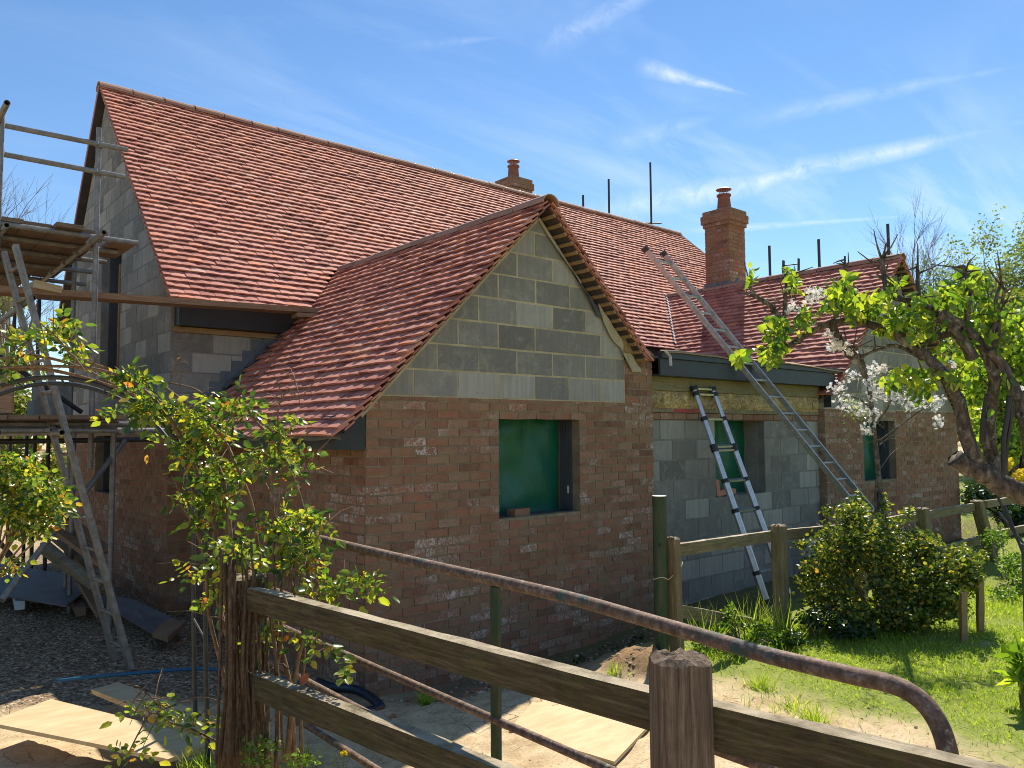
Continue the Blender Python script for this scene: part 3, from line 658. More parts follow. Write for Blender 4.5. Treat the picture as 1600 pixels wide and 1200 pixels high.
# ================================================================== ROOFS
GA, TW = .107, .165
def slope(name, Oe, U, V, ulen, vlen, skip, parent=house):
    """tile slope: Oe eave corner, U along the eave, V up the slope. every tile is a solid with camber"""
    Oe, U, V = Vector(Oe), Vector(U).normalized(), Vector(V).normalized(); N = U.cross(V).normalized()
    if N.z < 0: N = -N
    mb = MB(); rows = int(vlen/GA)+1; th = .019
    flip = U.cross(V).dot(N) < 0
    for r in range(-1, rows):
        s = -(TW/2 if r % 2 else 0); v0 = r*GA+(0 if r >= 0 else .035)
        cw = .004*math.sin(r*1.7)+rng.uniform(-.002, .002)
        while s < ulen-.01:
            a, b = max(s+.0015, 0), min(s+TW-.0015, ulen); s += TW
            if b-a < .03: continue
            cpt = Oe+U*(a+b)/2+V*(v0+GA/2)
            if skip(cpt): continue
            j = rng.uniform(-.0045, .0045); tl = rng.uniform(-.0035, .005); tw = rng.uniform(-.0025, .0025)
            v1 = min(v0+.165, vlen+.0)
            if v1-v0 < .03: continue
            top = .056
            dn = .010*mnoise.noise((s*.8, v0*.9, Oe.x)); dv = .006*mnoise.noise((s*.5, v0*.4, Oe.y+3))+(.02*rng.random() if rng.random() < .006 else 0)
            def pt(u_, v_, n_): return Oe+U*u_+V*(v_-dv)+N*(n_+dn)
            cam_ = .0038*(b-a)/TW; m_ = (a+b)/2; vs = []
            for (vv, hh) in ((v0+j+cw, top+tl), (v0+(v1-v0)*.45+j+cw, top+tl-.025*(v1-v0)*.45/.107+.0014), (v1, top-.025*(v1-v0)/.107)):
                vs += [pt(a, vv+rng.uniform(-.001, .001), hh-cam_+tw), pt(m_, vv, hh), pt(b, vv+rng.uniform(-.001, .001), hh-cam_-tw)]
            vs += [pt(a, v0+j+cw+.001, top+tl-cam_+tw-th), pt(m_, v0+j+cw+.001, top+tl-th), pt(b, v0+j+cw+.001, top+tl-cam_-tw-th)]
            vs += [pt(a, v1, top-.025*(v1-v0)/.107-cam_-th), pt(b, v1, top-.025*(v1-v0)/.107-cam_-th)]
            fs = [(0, 1, 4, 3), (1, 2, 5, 4), (3, 4, 7, 6), (4, 5, 8, 7), (9, 10, 1, 0), (10, 11, 2, 1), (9, 0, 3, 6, 12), (2, 11, 13, 8, 5), (9, 12, 13, 11, 10)]
            if flip: fs = [f[::-1] for f in fs]
            mb.add(vs, fs)
    return mb.build(name, M['tile'], parent)
k1 = lambda x: W1['zr']-abs(x-W1['xr'])
k2 = lambda x: W2['zr']-(abs(x-W2['xr'])*(.97 if x < W2['xr'] else 1.0))
hipx = lambda y: XR+(RY-y)*.42                                  # hip end, bell-shaped
def under_wings(c):
    if W1['xl'] < c.x < W1['xrr'] and c.z < k1(c.x)-.03: return True
    if W2['xl'] < c.x < W2['xrr'] and c.z < k2(c.x)-.03: return True
    return c.x > hipx(c.y)
vl = math.hypot(RY-EY, RZ-EZ)
slope('main_roof', (VXM, EY, EZ), X, (0, RY-EY, RZ-EZ), 15.6, vl-.02, under_wings)
sl = lambda c: c.y > EY+.02 and c.z < mz(c.y)-.02 or (c.y > HY0-.02 and c.z < EZ)
W1L = (W1['xr']-W1['xl'])*math.sqrt(2)
slope('left_wing_roof', (W1['xl'], W1['v'], W1['zr']-(W1['xr']-W1['xl'])), Y, (1, 0, 1), 4.3, W1L-.02, sl)
W1R = (W1['xrr']-W1['xr'])*math.sqrt(2)
slope('left_wing_roof', (W1['xrr'], W1['v'], W1['zr']-(W1['xrr']-W1['xr'])), Y, (-1, 0, 1), 4.3, W1R-.02, sl)
slope('right_wing_roof', (W2['xl'], W2['v'], k2(W2['xl'])), Y, (1, 0, .97), 5.2, math.hypot(1, .97)*(W2['xr']-W2['xl'])-.02, sl)
slope('right_wing_roof', (W2['xrr'], W2['v'], k2(W2['xrr'])), Y, (-1, 0, 1), 5.2, math.sqrt(2)*(W2['xrr']-W2['xr'])-.02, sl)
# decking under the tiles
def deck(mb, pts, th=.03):
    pts = [Vector(p) for p in pts]; n = (pts[1]-pts[0]).cross(pts[2]-pts[0]).normalized()
    if n.z < 0: pts.reverse(); n = -n
    mb.prism([p-n*.004 for p in pts], -n*th)
mb = MB()
deck(mb, [(VXM+.03, EY+.03, mz(EY+.03)), (hipx(EY), EY+.03, mz(EY+.03)), (XR, RY, RZ), (VXM+.03, RY, RZ)])
RBY = 14.75; deck(mb, [(VXM+.0, RBY, 3.85), (16.9, RBY, 3.85), (XR, RY, RZ), (VXM+.0, RY, RZ)])
deck(mb, [(hipx(EY), EY+.03, EZ+.02), (XR, RY, RZ), (17.2, RBY, 3.85)])
for W_, k_ in ((W1, k1), (W2, k2)):
    yb = EY+(W_['zr']-EZ)/KM
    for xa in (W_['xl']+.02, W_['xrr']-.02):
        za = k_(xa); yl = max(min(EY+(za-EZ)/KM, yb), HY0) if za > EZ else HY0
        xs_ = W_['xr']-(W_['zr']-EZ)*(1 if xa < W_['xr'] else -1)
        deck(mb, [(xa, W_['v']+.03, za), (W_['xr'], W_['v']+.03, W_['zr']), (W_['xr'], yb, W_['zr']), (xs_, HY0, EZ), (xa, HY0, za)])
mb.build('roof_deck', M['underlay_dark'], house)
# verge soffits: tile undercloak courses and batten ends
def verge(nm, x0, z0, x1, z1, y, parent=house, battens=True, ext=.16):
    a, b = Vector((x0, y, z0)), Vector((x1, y, z1)); L = (b-a).length; d = (b-a).normalized(); n = Vector((-d.z, 0, d.x))
    if n.z < 0: n = -n
    mb = MB(); k = 0; s = .02
    while s < L-.05:
        c = a+d*s; mb.bar(c-n*.030+Vector((0, .012+rng.uniform(-.01, .01), 0)), c-n*.030+Vector((0, ext+.05, 0)), .036, .024, up=n); s += GA
    if battens: mb.build('batten_ends', M['batten'], parent)
    mb = MB(); s = 0
    while s < L-.04:                                               # undercloak tiles, toothed edge
        c = a+d*s; mb.bar(c-n*.006+d*.05+Vector((0, .002+rng.uniform(-.004, .006), 0)), c-n*.006+d*.05+Vector((0, ext, 0)), GA*.95, .012, up=(n+d*.12).normalized()); s += GA
    mb.build('undercloak', M['tile'], parent)
v1 = W1['v']
verge('l', W1['xl']+.03, k1(W1['xl']+.03)-.01, W1['xr'], W1['zr']-.01, v1, battens=False)
verge('r', W1['xrr'], k1(W1['xrr'])-.01, W1['xr']+.04, W1['zr']-.05, v1)
verge('l2', W2['xl'], k2(W2['xl'])-.01, W2['xr'], W2['zr']-.01, v1)
verge('r2', W2['xrr'], k2(W2['xrr'])-.01, W2['xr'], W2['zr']-.01, v1)
# strips of felt and board against the underside of the right verge of the left wing
def strip(pts_top, pts_bot, mat, nm, yy):
    m = MB(); n_ = len(pts_top); vs = [Vector((p[0], yy+rng.uniform(-.006, .006), p[1])) for p in pts_top]+[Vector((p[0], yy+rng.uniform(-.02, .02), p[1])) for p in pts_bot]
    m.add(vs+[v+Vector((0, .006, 0)) for v in vs], [(i, i+n_, i+n_+1, i+1) for i in range(n_-1)]+[(i+2*n_, i+1+2*n_, i+n_+1+2*n_, i+3*n_) for i in range(n_-1)]); return m.build(nm, mat, house, smooth=False)
def verge_pt(s, off): x = W1['xr']+s; return (x, W1['zr']-s-off)
ts = [.0, .12, .25, .4, .55]
strip([verge_pt(s, .12) for s in ts], [verge_pt(s, o) for s, o in zip(ts, (.14, .17, .17, .17, .15))], M['felt'], 'felt_strip', 5.37)
ts = [.42, .55, .62, .7, .78, .84]
strip([verge_pt(s, .13) for s in ts], [verge_pt(s, o) for s, o in zip(ts, (.15, .18, .175, .19, .215, .17))], M['closer'], 'felt_strip', 5.365)
ts = [.78, .86, .93, 1.0, 1.06, 1.12, 1.2, 1.3, 1.36, 1.42]
strip([verge_pt(s, .085) for s in ts], [verge_pt(s, o) for s, o in zip(ts, (.12, .17, .21, .22, .20, .17, .23, .23, .17, .11))], M['felt'], 'felt_strip', 5.35)
mb = MB(); mb.prism([(6.10, 5.33, 3.12), (6.33, 5.33, 3.12), (6.20, 5.33, 3.30), (6.08, 5.33, 3.32)], (0, .03, 0)); mb.build('verge_board', M['batten'], house)
mb = MB(); mb.bar((W1['xl']+.25, 5.389, k1(W1['xl']+.25)-.115), (W1['xr']-.01, 5.389, W1['zr']-.125), .012, .05, up=(-1, 0, 1)); mb.build('verge_mortar', M['mortar_block'], house)
# folded membrane drooping under the left eave
mb = MB(); vs = []; fs = []; n_ = 60
for i in range(n_+1):
    u_ = i/n_; yy = 5.22+3.55*u_; dz = .012*math.sin(u_*38)+.014*mnoise.noise((u_*14, 2, 0))
    vs += [(2.84, yy, 2.335), (2.785+.01*math.sin(u_*30), yy, 2.30+dz), (2.80, yy, 2.255+dz)]
for i in range(n_):
    a = 3*i; fs += [(a, a+3, a+4, a+1), (a+1, a+4, a+5, a+2)]
mb.add(vs, fs); mb.build('eaves_felt', M['lead'], house, smooth=True)
# rear/left verge of the main roof and barge underside
mb = MB(); s = 0; a = Vector((VXM, EY, EZ)); d = Vector((0, RY-EY, RZ-EZ)).normalized(); n = Vector((0, -d.z, d.y))
while s < vl-.05:
    mb.bar(a+d*(s+.05)-n*.012+Vector((.002, 0, 0)), a+d*(s+.05)-n*.012+Vector((.13, 0, 0)), .012, GA*.95, up=(d+n*.0).normalized()); s += GA
mb.build('undercloak', M['tile'], house)
mb = MB(); mb.bar((VXM+.02, RY+.02, RZ+.02), (VXM+.02, RBY, 3.87), .05, .06); mb.build('undercloak', M['tile'], house)
# ridge tiles
def ridge(p0, p1, r, seg=.45, th=.012, name='ridge_tiles'):
    p0, p1 = Vector(p0), Vector(p1); L = (p1-p0).length; d = (p1-p0).normalized(); side = d.cross(Z).normalized(); u2 = side.cross(d)
    mb = MB(); n = max(1, round(L/seg)); g = L/n
    for i in range(n):
        a = p0+d*(i*g+.004)+Z*rng.uniform(-.004, .004); b = p0+d*((i+1)*g-.010)+Z*rng.uniform(-.004, .004); vs = []
        S = 9; r_ = r*rng.uniform(.97, 1.03)
        for rr in (r_, r_-th):
            for p in (a, b):
                for k in range(S):
                    an = math.pi*(k/(S-1)); vs.append(p+side*math.cos(an)*rr*1.05+u2*(math.sin(an)*rr*.92-.05))
        fs = []
        for k in range(S-1): fs += [(k, k+1, S+k+1, S+k), (2*S+k+1, 2*S+k, 3*S+k, 3*S+k+1), (k+1, k, 2*S+k, 2*S+k+1), (S+k, S+k+1, 3*S+k+1, 3*S+k)]
        mb.add(vs, fs)
    o = mb.build(name, M['ridge'], house)
    m2 = MB()
    for i in range(1, n): 
        c = p0+d*(i*g); m2.tube([c-d*.012+u2*(r*.92-.058), c+d*.012+u2*(r*.92-.055)], r*.16, 6); m2.tube([c+side*r*.75-d*.01+u2*(r*.5-.05), c+side*r*.75+d*.01+u2*(r*.5-.05)], r*.12, 6)
    m2.build('ridge_clips', M['black_plastic'], house)
    return o
ridge((VXM-.02, RY, RZ+.02), (XR, RY, RZ+.02), .115)
ridge((W1['xr'], v1-.02, W1['zr']+.02), (W1['xr'], EY+(W1['zr']-EZ)/KM-.15, W1['zr']+.02), .10)
ridge((W2['xr'], v1-.02, W2['zr']+.02), (W2['xr'], EY+(W2['zr']-EZ)/KM, W2['zr']+.02), .10)
ridge((XR, RY, RZ+.02), (hipx(EY), EY, EZ+.02), .10, .35, name='hip_tiles')
# valley lining of bright lead next to the right wing
mb = MB(); a = Vector((W2['xr'], EY+(W2['zr']-EZ)/KM, W2['zr'])); xb = W2['xr']-(W2['zr']-EZ)/.97; b = Vector((xb, EY, EZ)); L = (b-a).length; d = (b-a).normalized(); s = .05
while s < L: c = a+d*s+Vector((-.06, -.05, .045)); mb.bar(c, c+Vector((.10, .01, .0))+d*.02, .08, .012, up=(0, -.72, .69)); s += .122
mb.build('valley_lead', M['white_stuff'], house)
# stepped lead flashing where the left wing roof meets the front wall
mb = MB(); n_ = 9
for i in range(n_):
    x_ = 3.0+.125*i; z_ = k1(x_); mb.box((x_, HY0-.012-.001*i, z_+.02), (x_+.14, HY0-.006-.001*i, z_+.27)); mb.bar((x_+.05, HY0-.15, k1(x_+.05)+.058), (x_+.05, HY0-.02, k1(x_+.05)+.060), .10, .008, up=(-1, 0, 1))
mb.build('stepped_flashing', M['lead'], house)

# ================================================================== CHIMNEYS
def chimney(cx, cy, hw, z0, ztop, parent, label):
    r = empty('chimney', (cx, cy, z0)); r.parent = parent; r.location = Vector((cx, cy, z0))-parent.location; r['label'] = label
    m = MB(); co = MB()
    def ring(h, za, zb, off):
        for (o, u, n) in (((cx-h, cy-h, 0), X, -Y), ((cx-h, cy-h, 0), Y, -X), ((cx-h, cy+h, 0), X, Y), ((cx+h, cy-h, 0), Y, X)):
            o = Vector(o)+Vector((0, 0, 0)); bl = BL*(2*h/(round(2*h/BL)*BL))
            masonry(o, u, n, .0005, 2*h-.0005, za, zb, bl, BH*.985, BJ, .006, hmb=m)
        co.box((cx-h+.001, cy-h+.001, za), (cx+h-.001, cy+h-.001, zb))
    zc = ztop-.32
    ring(hw, z0-.1, zc, 0); ring(hw+.028, zc+.001, zc+.0755, 0); ring(hw+.056, zc+.0765, zc+.235, 0); ring(hw+.03, zc+.236, ztop, 0)
    m.build('stack_bricks', M['brick'], r); co.build('stack_mortar', M['mortar'], r)
    m = MB(); m.lathe((cx, cy, ztop-.005), [(hw*.86, 0), (hw*.7, .05), (hw*.4, .085)], 12); m.build('flaunching', M['mortar'], r)
    pt = MB(); pt.lathe((cx, cy, ztop+.06), [(.135, 0), (.125, .10), (.112, .24), (.118, .245), (.135, .25), (.137, .28), (.118, .285), (.10, .286)], 18); po = pt.build('chimney_pot', M['pot'], r, smooth=False)
    cw = MB(); cz = ztop+.345
    for k in range(10): a_ = k*.628; cw.tube([(cx+.085*math.cos(a_), cy+.085*math.sin(a_), cz), (cx+.085*math.cos(a_), cy+.085*math.sin(a_), cz+.085)], .004, 4)
    for zz in (cz+.005, cz+.045, cz+.08): cw.tube([(cx+.085*math.cos(a*.524), cy+.085*math.sin(a*.524), zz) for a in range(13)], .004, 4)
    cw.build('cowl_cage', M['alu'], po)
    cp = MB(); cp.lathe((cx, cy, cz+.085), [(.135, 0), (.15, .012), (.11, .035), (.04, .05), (.01, .054)], 18); cp.build('cowl_cap', material('cowl_red', plain((.30, .07, .05), (.38, .10, .07)), .5), po)
    return r
chimney(12.78, 8.60, .265, 4.6, 6.52, house, 'tall brick chimney stack on the right wing ridge')
chimney(11.25, 13.05, .27, 6.0, 7.95, house, 'short brick chimney behind the main ridge')
mb = MB()
for (a_, b_, h_) in (((12.78-.30, 8.55-.29), (12.78+.3, 8.55-.275), 0), ): mb.prism([(12.44, 8.305, 4.80), (12.78, 8.305, 5.11), (13.12, 8.305, 4.80), (13.12, 8.305, 4.90), (12.78, 8.305, 5.21), (12.44, 8.305, 4.90)], (0, .012, 0))
for k in range(4): mb.box((12.498-.004*k, 8.31+.14*k, 4.75), (12.505-.004*k, 8.47+.14*k, 5.12))
mb.build('chimney_flashing', M['lead'], house)
# ================================================================== LOOSE THINGS AROUND THE HOUSE
def solid(name, fn, mat, label, cat, group=None, parent=None, smooth=None):
    m = MB(); fn(m); return m.build(name, mat, parent, smooth, label, cat, group)
def brick_at(c, rot, label, group=None):
    m = MB(); c = Vector(c); d = Vector((math.cos(rot), math.sin(rot), 0)); m.bar(c-d*.105+Z*.0335, c+d*.105+Z*.0335, .10, .065, seg=3, wob=.0012)
    return m.build('loose_brick', M['brick'], None, None, label, 'brick', group)
brick_at((4.80, 5.53, 1.532), .15, 'single red brick lying on the sill of the large left window')
def rbrick(c, label, tilt):
    m = MB(); c = Vector(c); d = Vector((math.cos(tilt), 0.15, math.sin(tilt))).normalized(); m.bar(c-d*.1, c+d*.1, .065, .10, up=(0, 1, 0), seg=2, wob=.001); return m.build('loose_brick', M['tile'], None, None, label, 'brick', 'red bricks on the middle window sill')
rbrick((7.925, 5.56, 1.62), 'red brick on end at the left corner of the middle sill', R(82)); rbrick((8.07, 5.60, 1.56), 'red brick lying flat behind the telescopic ladder on the middle sill', R(4)); rbrick((8.30, 5.62, 1.57), 'red brick at the right of the short row on the middle sill', R(-6))
# ---- telescopic ladder leaning in the recess
def telescopic():
    r = empty('telescopic_ladder', (7.66, 4.75, gz(7.66, 4.75)), 'silver telescopic ladder with black collars leaning on the grey block wall', 'ladder')
    Ftop = on(1, 1090, 604, 5.44); Gtop = on(1, 1108, 603, 5.44)
    L0 = on(1, 1187, 880, 4.80); 
    tl = on(1, 1083, 603, 5.43); tr = tl+Vector((.36, 0, 0)); bl = on(1, 1196, 937, 4.62); br = bl+Vector((.44, 0, 0)); tl = Vector(tl); tr = Vector(tr)
    q = .02
    zs = [0, .02, .05, .165, .30, .315, .47, .605, .74, .88, 1.0]
    for a, b in ((tl, bl), (tr, br)):
        m = MB(); n = len(zs)
        for i in range(n-1): m.tube([a.lerp(b, zs[i]), a.lerp(b, zs[i+1])], .023+.002*i, 10)
        m.build('stile', M['alu'], r, smooth=False)
    for i, s in enumerate((.012, .04, .165, .30, .318, .465, .605, .745, .885)):
        a, b = tl.lerp(bl, s), tr.lerp(br, s); m = MB()
        m.bar(a, b, .045, .022, up=(0, -.3, 1)); m.build('rung', M['alu'], r)
        for c in (a, b): k = MB(); d = (bl-tl).normalized(); k.tube([c-d*.022, c+d*.022], .042, 10); k.bar(c+(b-a)*(.10 if c is a else -.10)-Vector((0, 0, 0)), c, .05, .03, up=(0, -.3, 1)); k.build('collar', M['black_plastic'], r)
    for c in (bl, br): k = MB(); d = (bl-tl).normalized(); k.tube([c-d*.01, c+d*.06], .04, 10); k.build('foot', M['black_plastic'], r)
telescopic()
def ladder(name, a0, a1, off, n, mat, label, w=.062, t=.026, group=None, rung_r=.014, first=.12, tip=None):
    """box-section ladder: a0 foot, a1 top of one stile, off: vector to the other stile"""
    a0, a1, off = Vector(a0), Vector(a1), Vector(off); d = (a1-a0).normalized(); nrm = d.cross(off).normalized()
    r = empty(name, tuple(a0+off*.5), label, 'ladder', group)
    for o in (Vector(), off):
        m = MB(); m.bar(a0+o, a1+o, t, w, up=nrm)
        m.bar(a0+o+off.normalized()*(.004 if o.length == 0 else -.004)+nrm*(w*.42), a1+o+off.normalized()*(.004 if o.length == 0 else -.004)+nrm*(w*.42), t+.006, .008, up=nrm)
        st = m.build('stile', mat, r)
        if tip:
            m = MB(); e = a1+o; m.bar(e-d*.03, e+d*.03, t+.012, w+.012, up=nrm); m.build('stile_cap', M['black_plastic'], r)
            m = MB(); e = a0+o; m.bar(e-d*.04, e+d*.02, t+.02, w+.02, up=nrm); m.build('foot', M['black_plastic'], r)
    L = (a1-a0).length
    for i in range(n):
        c = a0+d*(first+(L-2*first)*i/(n-1)); m = MB(); m.tube([c-off*.012, c+off*1.012], rung_r, 8)
        for q in (c, c+off): m.tube([q-off.normalized()*(t*.5+.004), q+off.normalized()*(t*.5+.004)], rung_r*1.5, 8)
        m.build('rung', mat, r)
    return r
F1 = on(1, 1385, 850, 4.3); P1 = on(1, 1157, 571, 5.22); dd = P1-F1
a0 = F1-dd*.25; a1 = F1+dd*1.63
ladder('extension_ladder', a0, a1, Vector((.355, .02, 0)), 20, M['ladder_alu'], 'long grey extension ladder leaning over the fascia onto the tiled roof', tip=True, first=.16)
f_ = on(1, 206, 1008, 7.0); t_ = on(1, 24, 383, 7.62)
f_.z = gz(f_.x, f_.y)
ladder('scaffold_ladder', f_, t_, Vector((-.036, .354, 0)), 13, M['old_alu'], 'dull metal pole ladder leaning up against the scaffold beside the drive', w=.040, t=.055, first=.18, rung_r=.014)
# ---- scaffold beside the left gable
sc = empty('scaffolding', (1.6, 9.5, .45), 'tube scaffold with timber board decks beside the left gable wall', 'scaffold')
TR = .0242
def tube(p0, p1, mat='galv', r=TR, nm='scaffold_tube'):
    m = MB(); p0, p1 = Vector(p0), Vector(p1); m.hollow(p0, p1, r, 12, .004); c = (p0+p1)/2
    d = (p1-p0).normalized(); m2 = None
    return m.build(nm, M[mat], sc, smooth=False)
def clampf(c, ax=(0, 0, 1)):
    m = MB(); c = Vector(c); ax = Vector(ax).normalized(); m.tube([c-ax*.03, c+ax*.03], .036, 8); s = ax.orthogonal().normalized()
    m.bar(c-s*.055, c+s*.055, .045, .035, up=ax); m.tube([c+s*.05+ax.cross(s)*-.02, c+s*.05+ax.cross(s)*.045], .011, 6); m.build('coupler', M['galv'], sc)
SL = on(1, 5, 190, 8.0); SRt = on(1, 155, 182, 8.0)
xl_, xr_ = .96, 1.745
tube((xl_, 8.0, 2.0), (xl_+.0, 8.0, 5.12)); tube((xr_, 8.05, 2.0), (xr_, 8.05, 5.22))
tube((.90, 8.05, 5.05), (1.99, 8.0, 5.05)); tube((.92, 8.05, 4.79), (1.97, 8.0, 4.78))
tube((.935, 7.5, 5.06), (.935, 14, 5.06)); tube((.935, 8.1, 4.79), (.935, 14, 4.79))
for c in ((xl_, 8.03, 5.05), (xr_, 8.03, 5.05), (xl_, 8.03, 4.79), (xr_, 8.03, 4.785)): clampf(c)
for y_ in (10.1, 12.2, 14.2):
    tube((xl_, y_, gz(xl_, y_)), (xl_, y_, 4.5), 'galv' if y_ < 11 else 'dark_tube'); tube((1.95, y_-.1, gz(1.95, y_)), (1.95, y_-.1, 4.32 if y_ > 11 else 4.45), 'galv' if y_ < 11 else 'dark_tube')
tube((1.93, 8.02, gz(1.93, 8.0)), (1.93, 8.02, 2.50))
for y_, x0_, x1_ in ((8.0, .9, 2.10), (8.52, .95, 2.05), (9.1, .9, 2.08), (9.75, .9, 2.12), (10.6, .9, 2.2), (12.0, .9, 2.2)):
    tube((x0_, y_, 4.155), (x1_, y_, 4.155)); clampf((1.70, y_, 4.12), (0, 1, 0))
tube((1.70, 7.55, 4.105), (1.70, 12.6, 4.105)); tube((1.0, 7.8, 4.105), (1.0, 12.6, 4.105))
tb = on(1, 52, 465, 7.5); tube(tuple(tb), (tb.x-.05, 12.0, tb.z-.02)); tube((1.16, 7.3, 3.30), (.70, 6.4, 3.12), 'galv') if False else None
for k, (xa, y0, y1, zz) in enumerate(((.93, 8.0, 12.2, 4.185), (1.16, 8.05, 11.4, 4.187), (1.39, 7.9, 12.0, 4.186), (1.62, 8.03, 10.6, 4.185))):
    m = MB(); m.box((xa, y0, zz), (xa+.222, y1, zz+.038)); m.build('deck_board', M['plank_grey'], sc)
m = MB(); m.box((1.92, 8.25, 4.185), (2.14, 9.0, 4.223)); m.build('deck_board', M['plank_grey'], sc)
m = MB(); m.bar((.945, 7.95, 4.25), (.945, 9.4, 4.36), .038, .22); m.build('toe_board', M['plank_grey'], sc)
# lower lift
for k, xa in enumerate((.55, .78, 1.01, 1.24, 1.47, 1.70)):
    m = MB(); m.box((xa, 7.5-.03*(k % 2), 2.435+.002*k), (xa+.222, 12.4, 2.473+.002*k)); m.build('deck_board', M['plank_grey'], sc)
for y_ in (7.75, 9.5, 11.3): tube((.3, y_, 2.405), (2.25, y_, 2.405))
tube((.5, 7.62, 2.355), (2.32, 7.62, 2.345)); tube((.9, 7.1, 2.33), (.9, 13, 2.33)); tube((1.35, 7.2, 2.33), (1.35, 13, 2.33)); tube((2.02, 7.35, 2.33), (2.02, 13, 2.33)); tube((.2, 8.4, 2.25), (2.4, 8.4, 2.26), 'dark_tube')
for c in ((1.93, 7.62, 2.34), (1.35, 7.62, 2.35), (.9, 7.62, 2.35)): clampf(c)
q = on(1, 16, 628, 7.6); m = MB(); m.box((q.x-.02, 7.55, 2.49), (q.x+.02, 9.2, 2.74)); m.build('toe_board', M['plank'], sc); q = on(1, 6, 628, 7.56); m = MB(); m.box((q.x-.14, 7.50, 2.49), (q.x+.05, 7.54, 2.74)); m.build('toe_board', M['plank'], sc)
b0 = on(1, 2, 938, 7.2); b1 = on(1, 186, 700, 8.1); tube(tuple(b0), tuple(b1+(b1-b0)*.06), 'galv', .026)
tube((1.55, 12.4, 2.3), (1.0, 10.3, 4.1), 'dark_tube'); tube((.4, 9.5, 2.4), (1.4, 9.3, 1.0), 'dark_tube')
tube((1.10, 9.0, 3.1), (1.9, 9.2, 2.55), 'dark_tube')
for px_, yy in ((110, 9.6), (70, 11.6), (36, 13.4)):
    q = on(1, px_, 880, yy); tube((q.x, yy, gz(q.x, yy)), (q.x, yy, 2.4), 'galv' if px_ > 100 else 'dark_tube')
m = MB(); m.box((1.62, 10.2, 2.49), (1.98, 10.62, 2.71)); m.box((1.66, 10.22, 2.713), (1.97, 10.6, 2.92)); m.build('block_stack', M['block'], None, None, 'two dark concrete blocks stacked on the lower scaffold deck', 'blocks')
# long plank along the main eave, short one under its end, block of wood on top
solid('scaffold_plank', lambda m: m.bar((.55, 8.50, 3.63), (4.27, 8.44, 3.745), .225, .06, seg=8, wob=.002), M['plank'], 'long timber plank running just below the main roof eave', 'plank')
solid('short_plank', lambda m: m.bar((3.90, 8.40, 3.665), (4.32, 8.36, 3.685), .2, .045, seg=3, wob=.003), M['plank'], 'short offcut plank under the right end of the long one', 'plank')
q = on(1, 68, 447, 8.45); solid('wood_block', lambda m: m.bar(q+Vector((-.10, 0, -.005)), q+Vector((.13, .02, -.03)), .22, .075, wob=.004, seg=2), M['ply'], 'short thick block of pale wood sitting on the long plank', 'wood block')
# ---- sheets and timber on the ground
def sheet(name, pts, th, mat, label, cat, mats=None):
    m = MB(); pts = [Vector(p) for p in pts]; n = (pts[1]-pts[0]).cross(pts[2]-pts[0]).normalized()
    if n.z < 0: pts.reverse(); n = -n
    m.prism(pts, -n*th); return m.build(name, mat, None, None, label, cat)
def zon(px, py, z): p = on(2, px, py, z); return (p.x, p.y, z)
sheet('plywood_board', [zon(-20, 1128, .60), zon(80, 1092, .60), zon(345, 1158, .59), zon(262, 1186, .59), zon(180, 1168, .59)], .022, M['ply'], 'large pale plywood board, half in sun, lying at the front left', 'board')
sheet('plywood_board', [zon(143, 1077, .55), zon(185, 1066, .55), zon(345, 1122, .565), zon(322, 1150, .565)], .03, M['ply'], 'shaded plywood board lying just behind the larger sunlit one', 'board')
sheet('plywood_board', [zon(845, 1082, .60), zon(1030, 1116, .63), zon(960, 1190, .635), zon(795, 1140, .61)], .018, M['ply'], 'earthy plywood board lying behind the rails beside the oak post', 'board')
sheet('coated_board', [zon(-60, 870, .66), zon(157, 906, .62), zon(104, 946, .58), zon(-60, 918, .60)], .02, M['ply_grey'], 'grey coated plywood sheet propped on timbers at the far left', 'board')
for i in range(2):
    p = zon(30+95*i, 936+9*i, .56); solid('timber_bearer', lambda m: m.bar((p[0], p[1]-.05, .50), (p[0]+.1, p[1]+.9, .53), .09, .09), M['white_stuff'] if i == 0 else M['plank_grey'], ('white painted' if i == 0 else 'brown')+' timber bearer under the grey coated sheet', 'timber')
sheet('plywood_board', [zon(120, 925, .56), zon(205, 935, .58), zon(285, 972, .53), zon(240, 990, .52), zon(180, 955, .52)], .02, M['ply_grey'], 'brown board lying at the foot of the brick corner', 'board')
sheet('short_board', [zon(262, 966, .56), zon(288, 973, .55), zon(262, 995, .53), zon(238, 988, .53)], .045, M['plank'], 'short offcut lying across the end of the brown board', 'board')
tim = [((92, 800), (170, 862)), ((84, 838), (168, 905)), ((104, 812), (150, 885)), ((72, 862), (160, 925)), ((118, 893), (160, 962)), ((70, 850), (150, 918)), ((88, 828), (176, 893)), ((90, 880), (165, 912))]
for i, (a, b) in enumerate(tim):
    A, B = on(1, *a, 10.2-.08*i), on(1, *b, 9.1-.08*i)
    labs = ['topmost', 'second', 'steepest', 'lowest', 'short front', 'leftmost', 'middle', 'thin lower']
    solid('timber_length', lambda m: m.bar(A, B, .10, .045, seg=4, wob=.002), M['fence_wood'] if i % 2 else M['plank'], labs[i]+' rough timber in the pile behind the scaffold ladder', 'timber', 'timber pile by the left wall')
solid('water_pipe', lambda m: m.tube(smooth_path([zon(88, 1064, .545), zon(150, 1057, .55), zon(235, 1050, .545), zon(285, 1046, .53), zon(340, 1046, .53), zon(420, 1056, .50), zon(500, 1072, .45)], 5), .0125, 8), M['blue_pipe'], 'blue plastic water pipe running over the bare ground', 'pipe', smooth=True)
solid('water_pipe', lambda m: m.tube(smooth_path([zon(495, 1065, .43), zon(520, 1074, .40), zon(560, 1079, .36), zon(595, 1104, .32), zon(570, 1112, .28)], 5), .034, 8), M['blue_bag'], 'black and blue duct bending down at the wall corner', 'pipe', smooth=True)
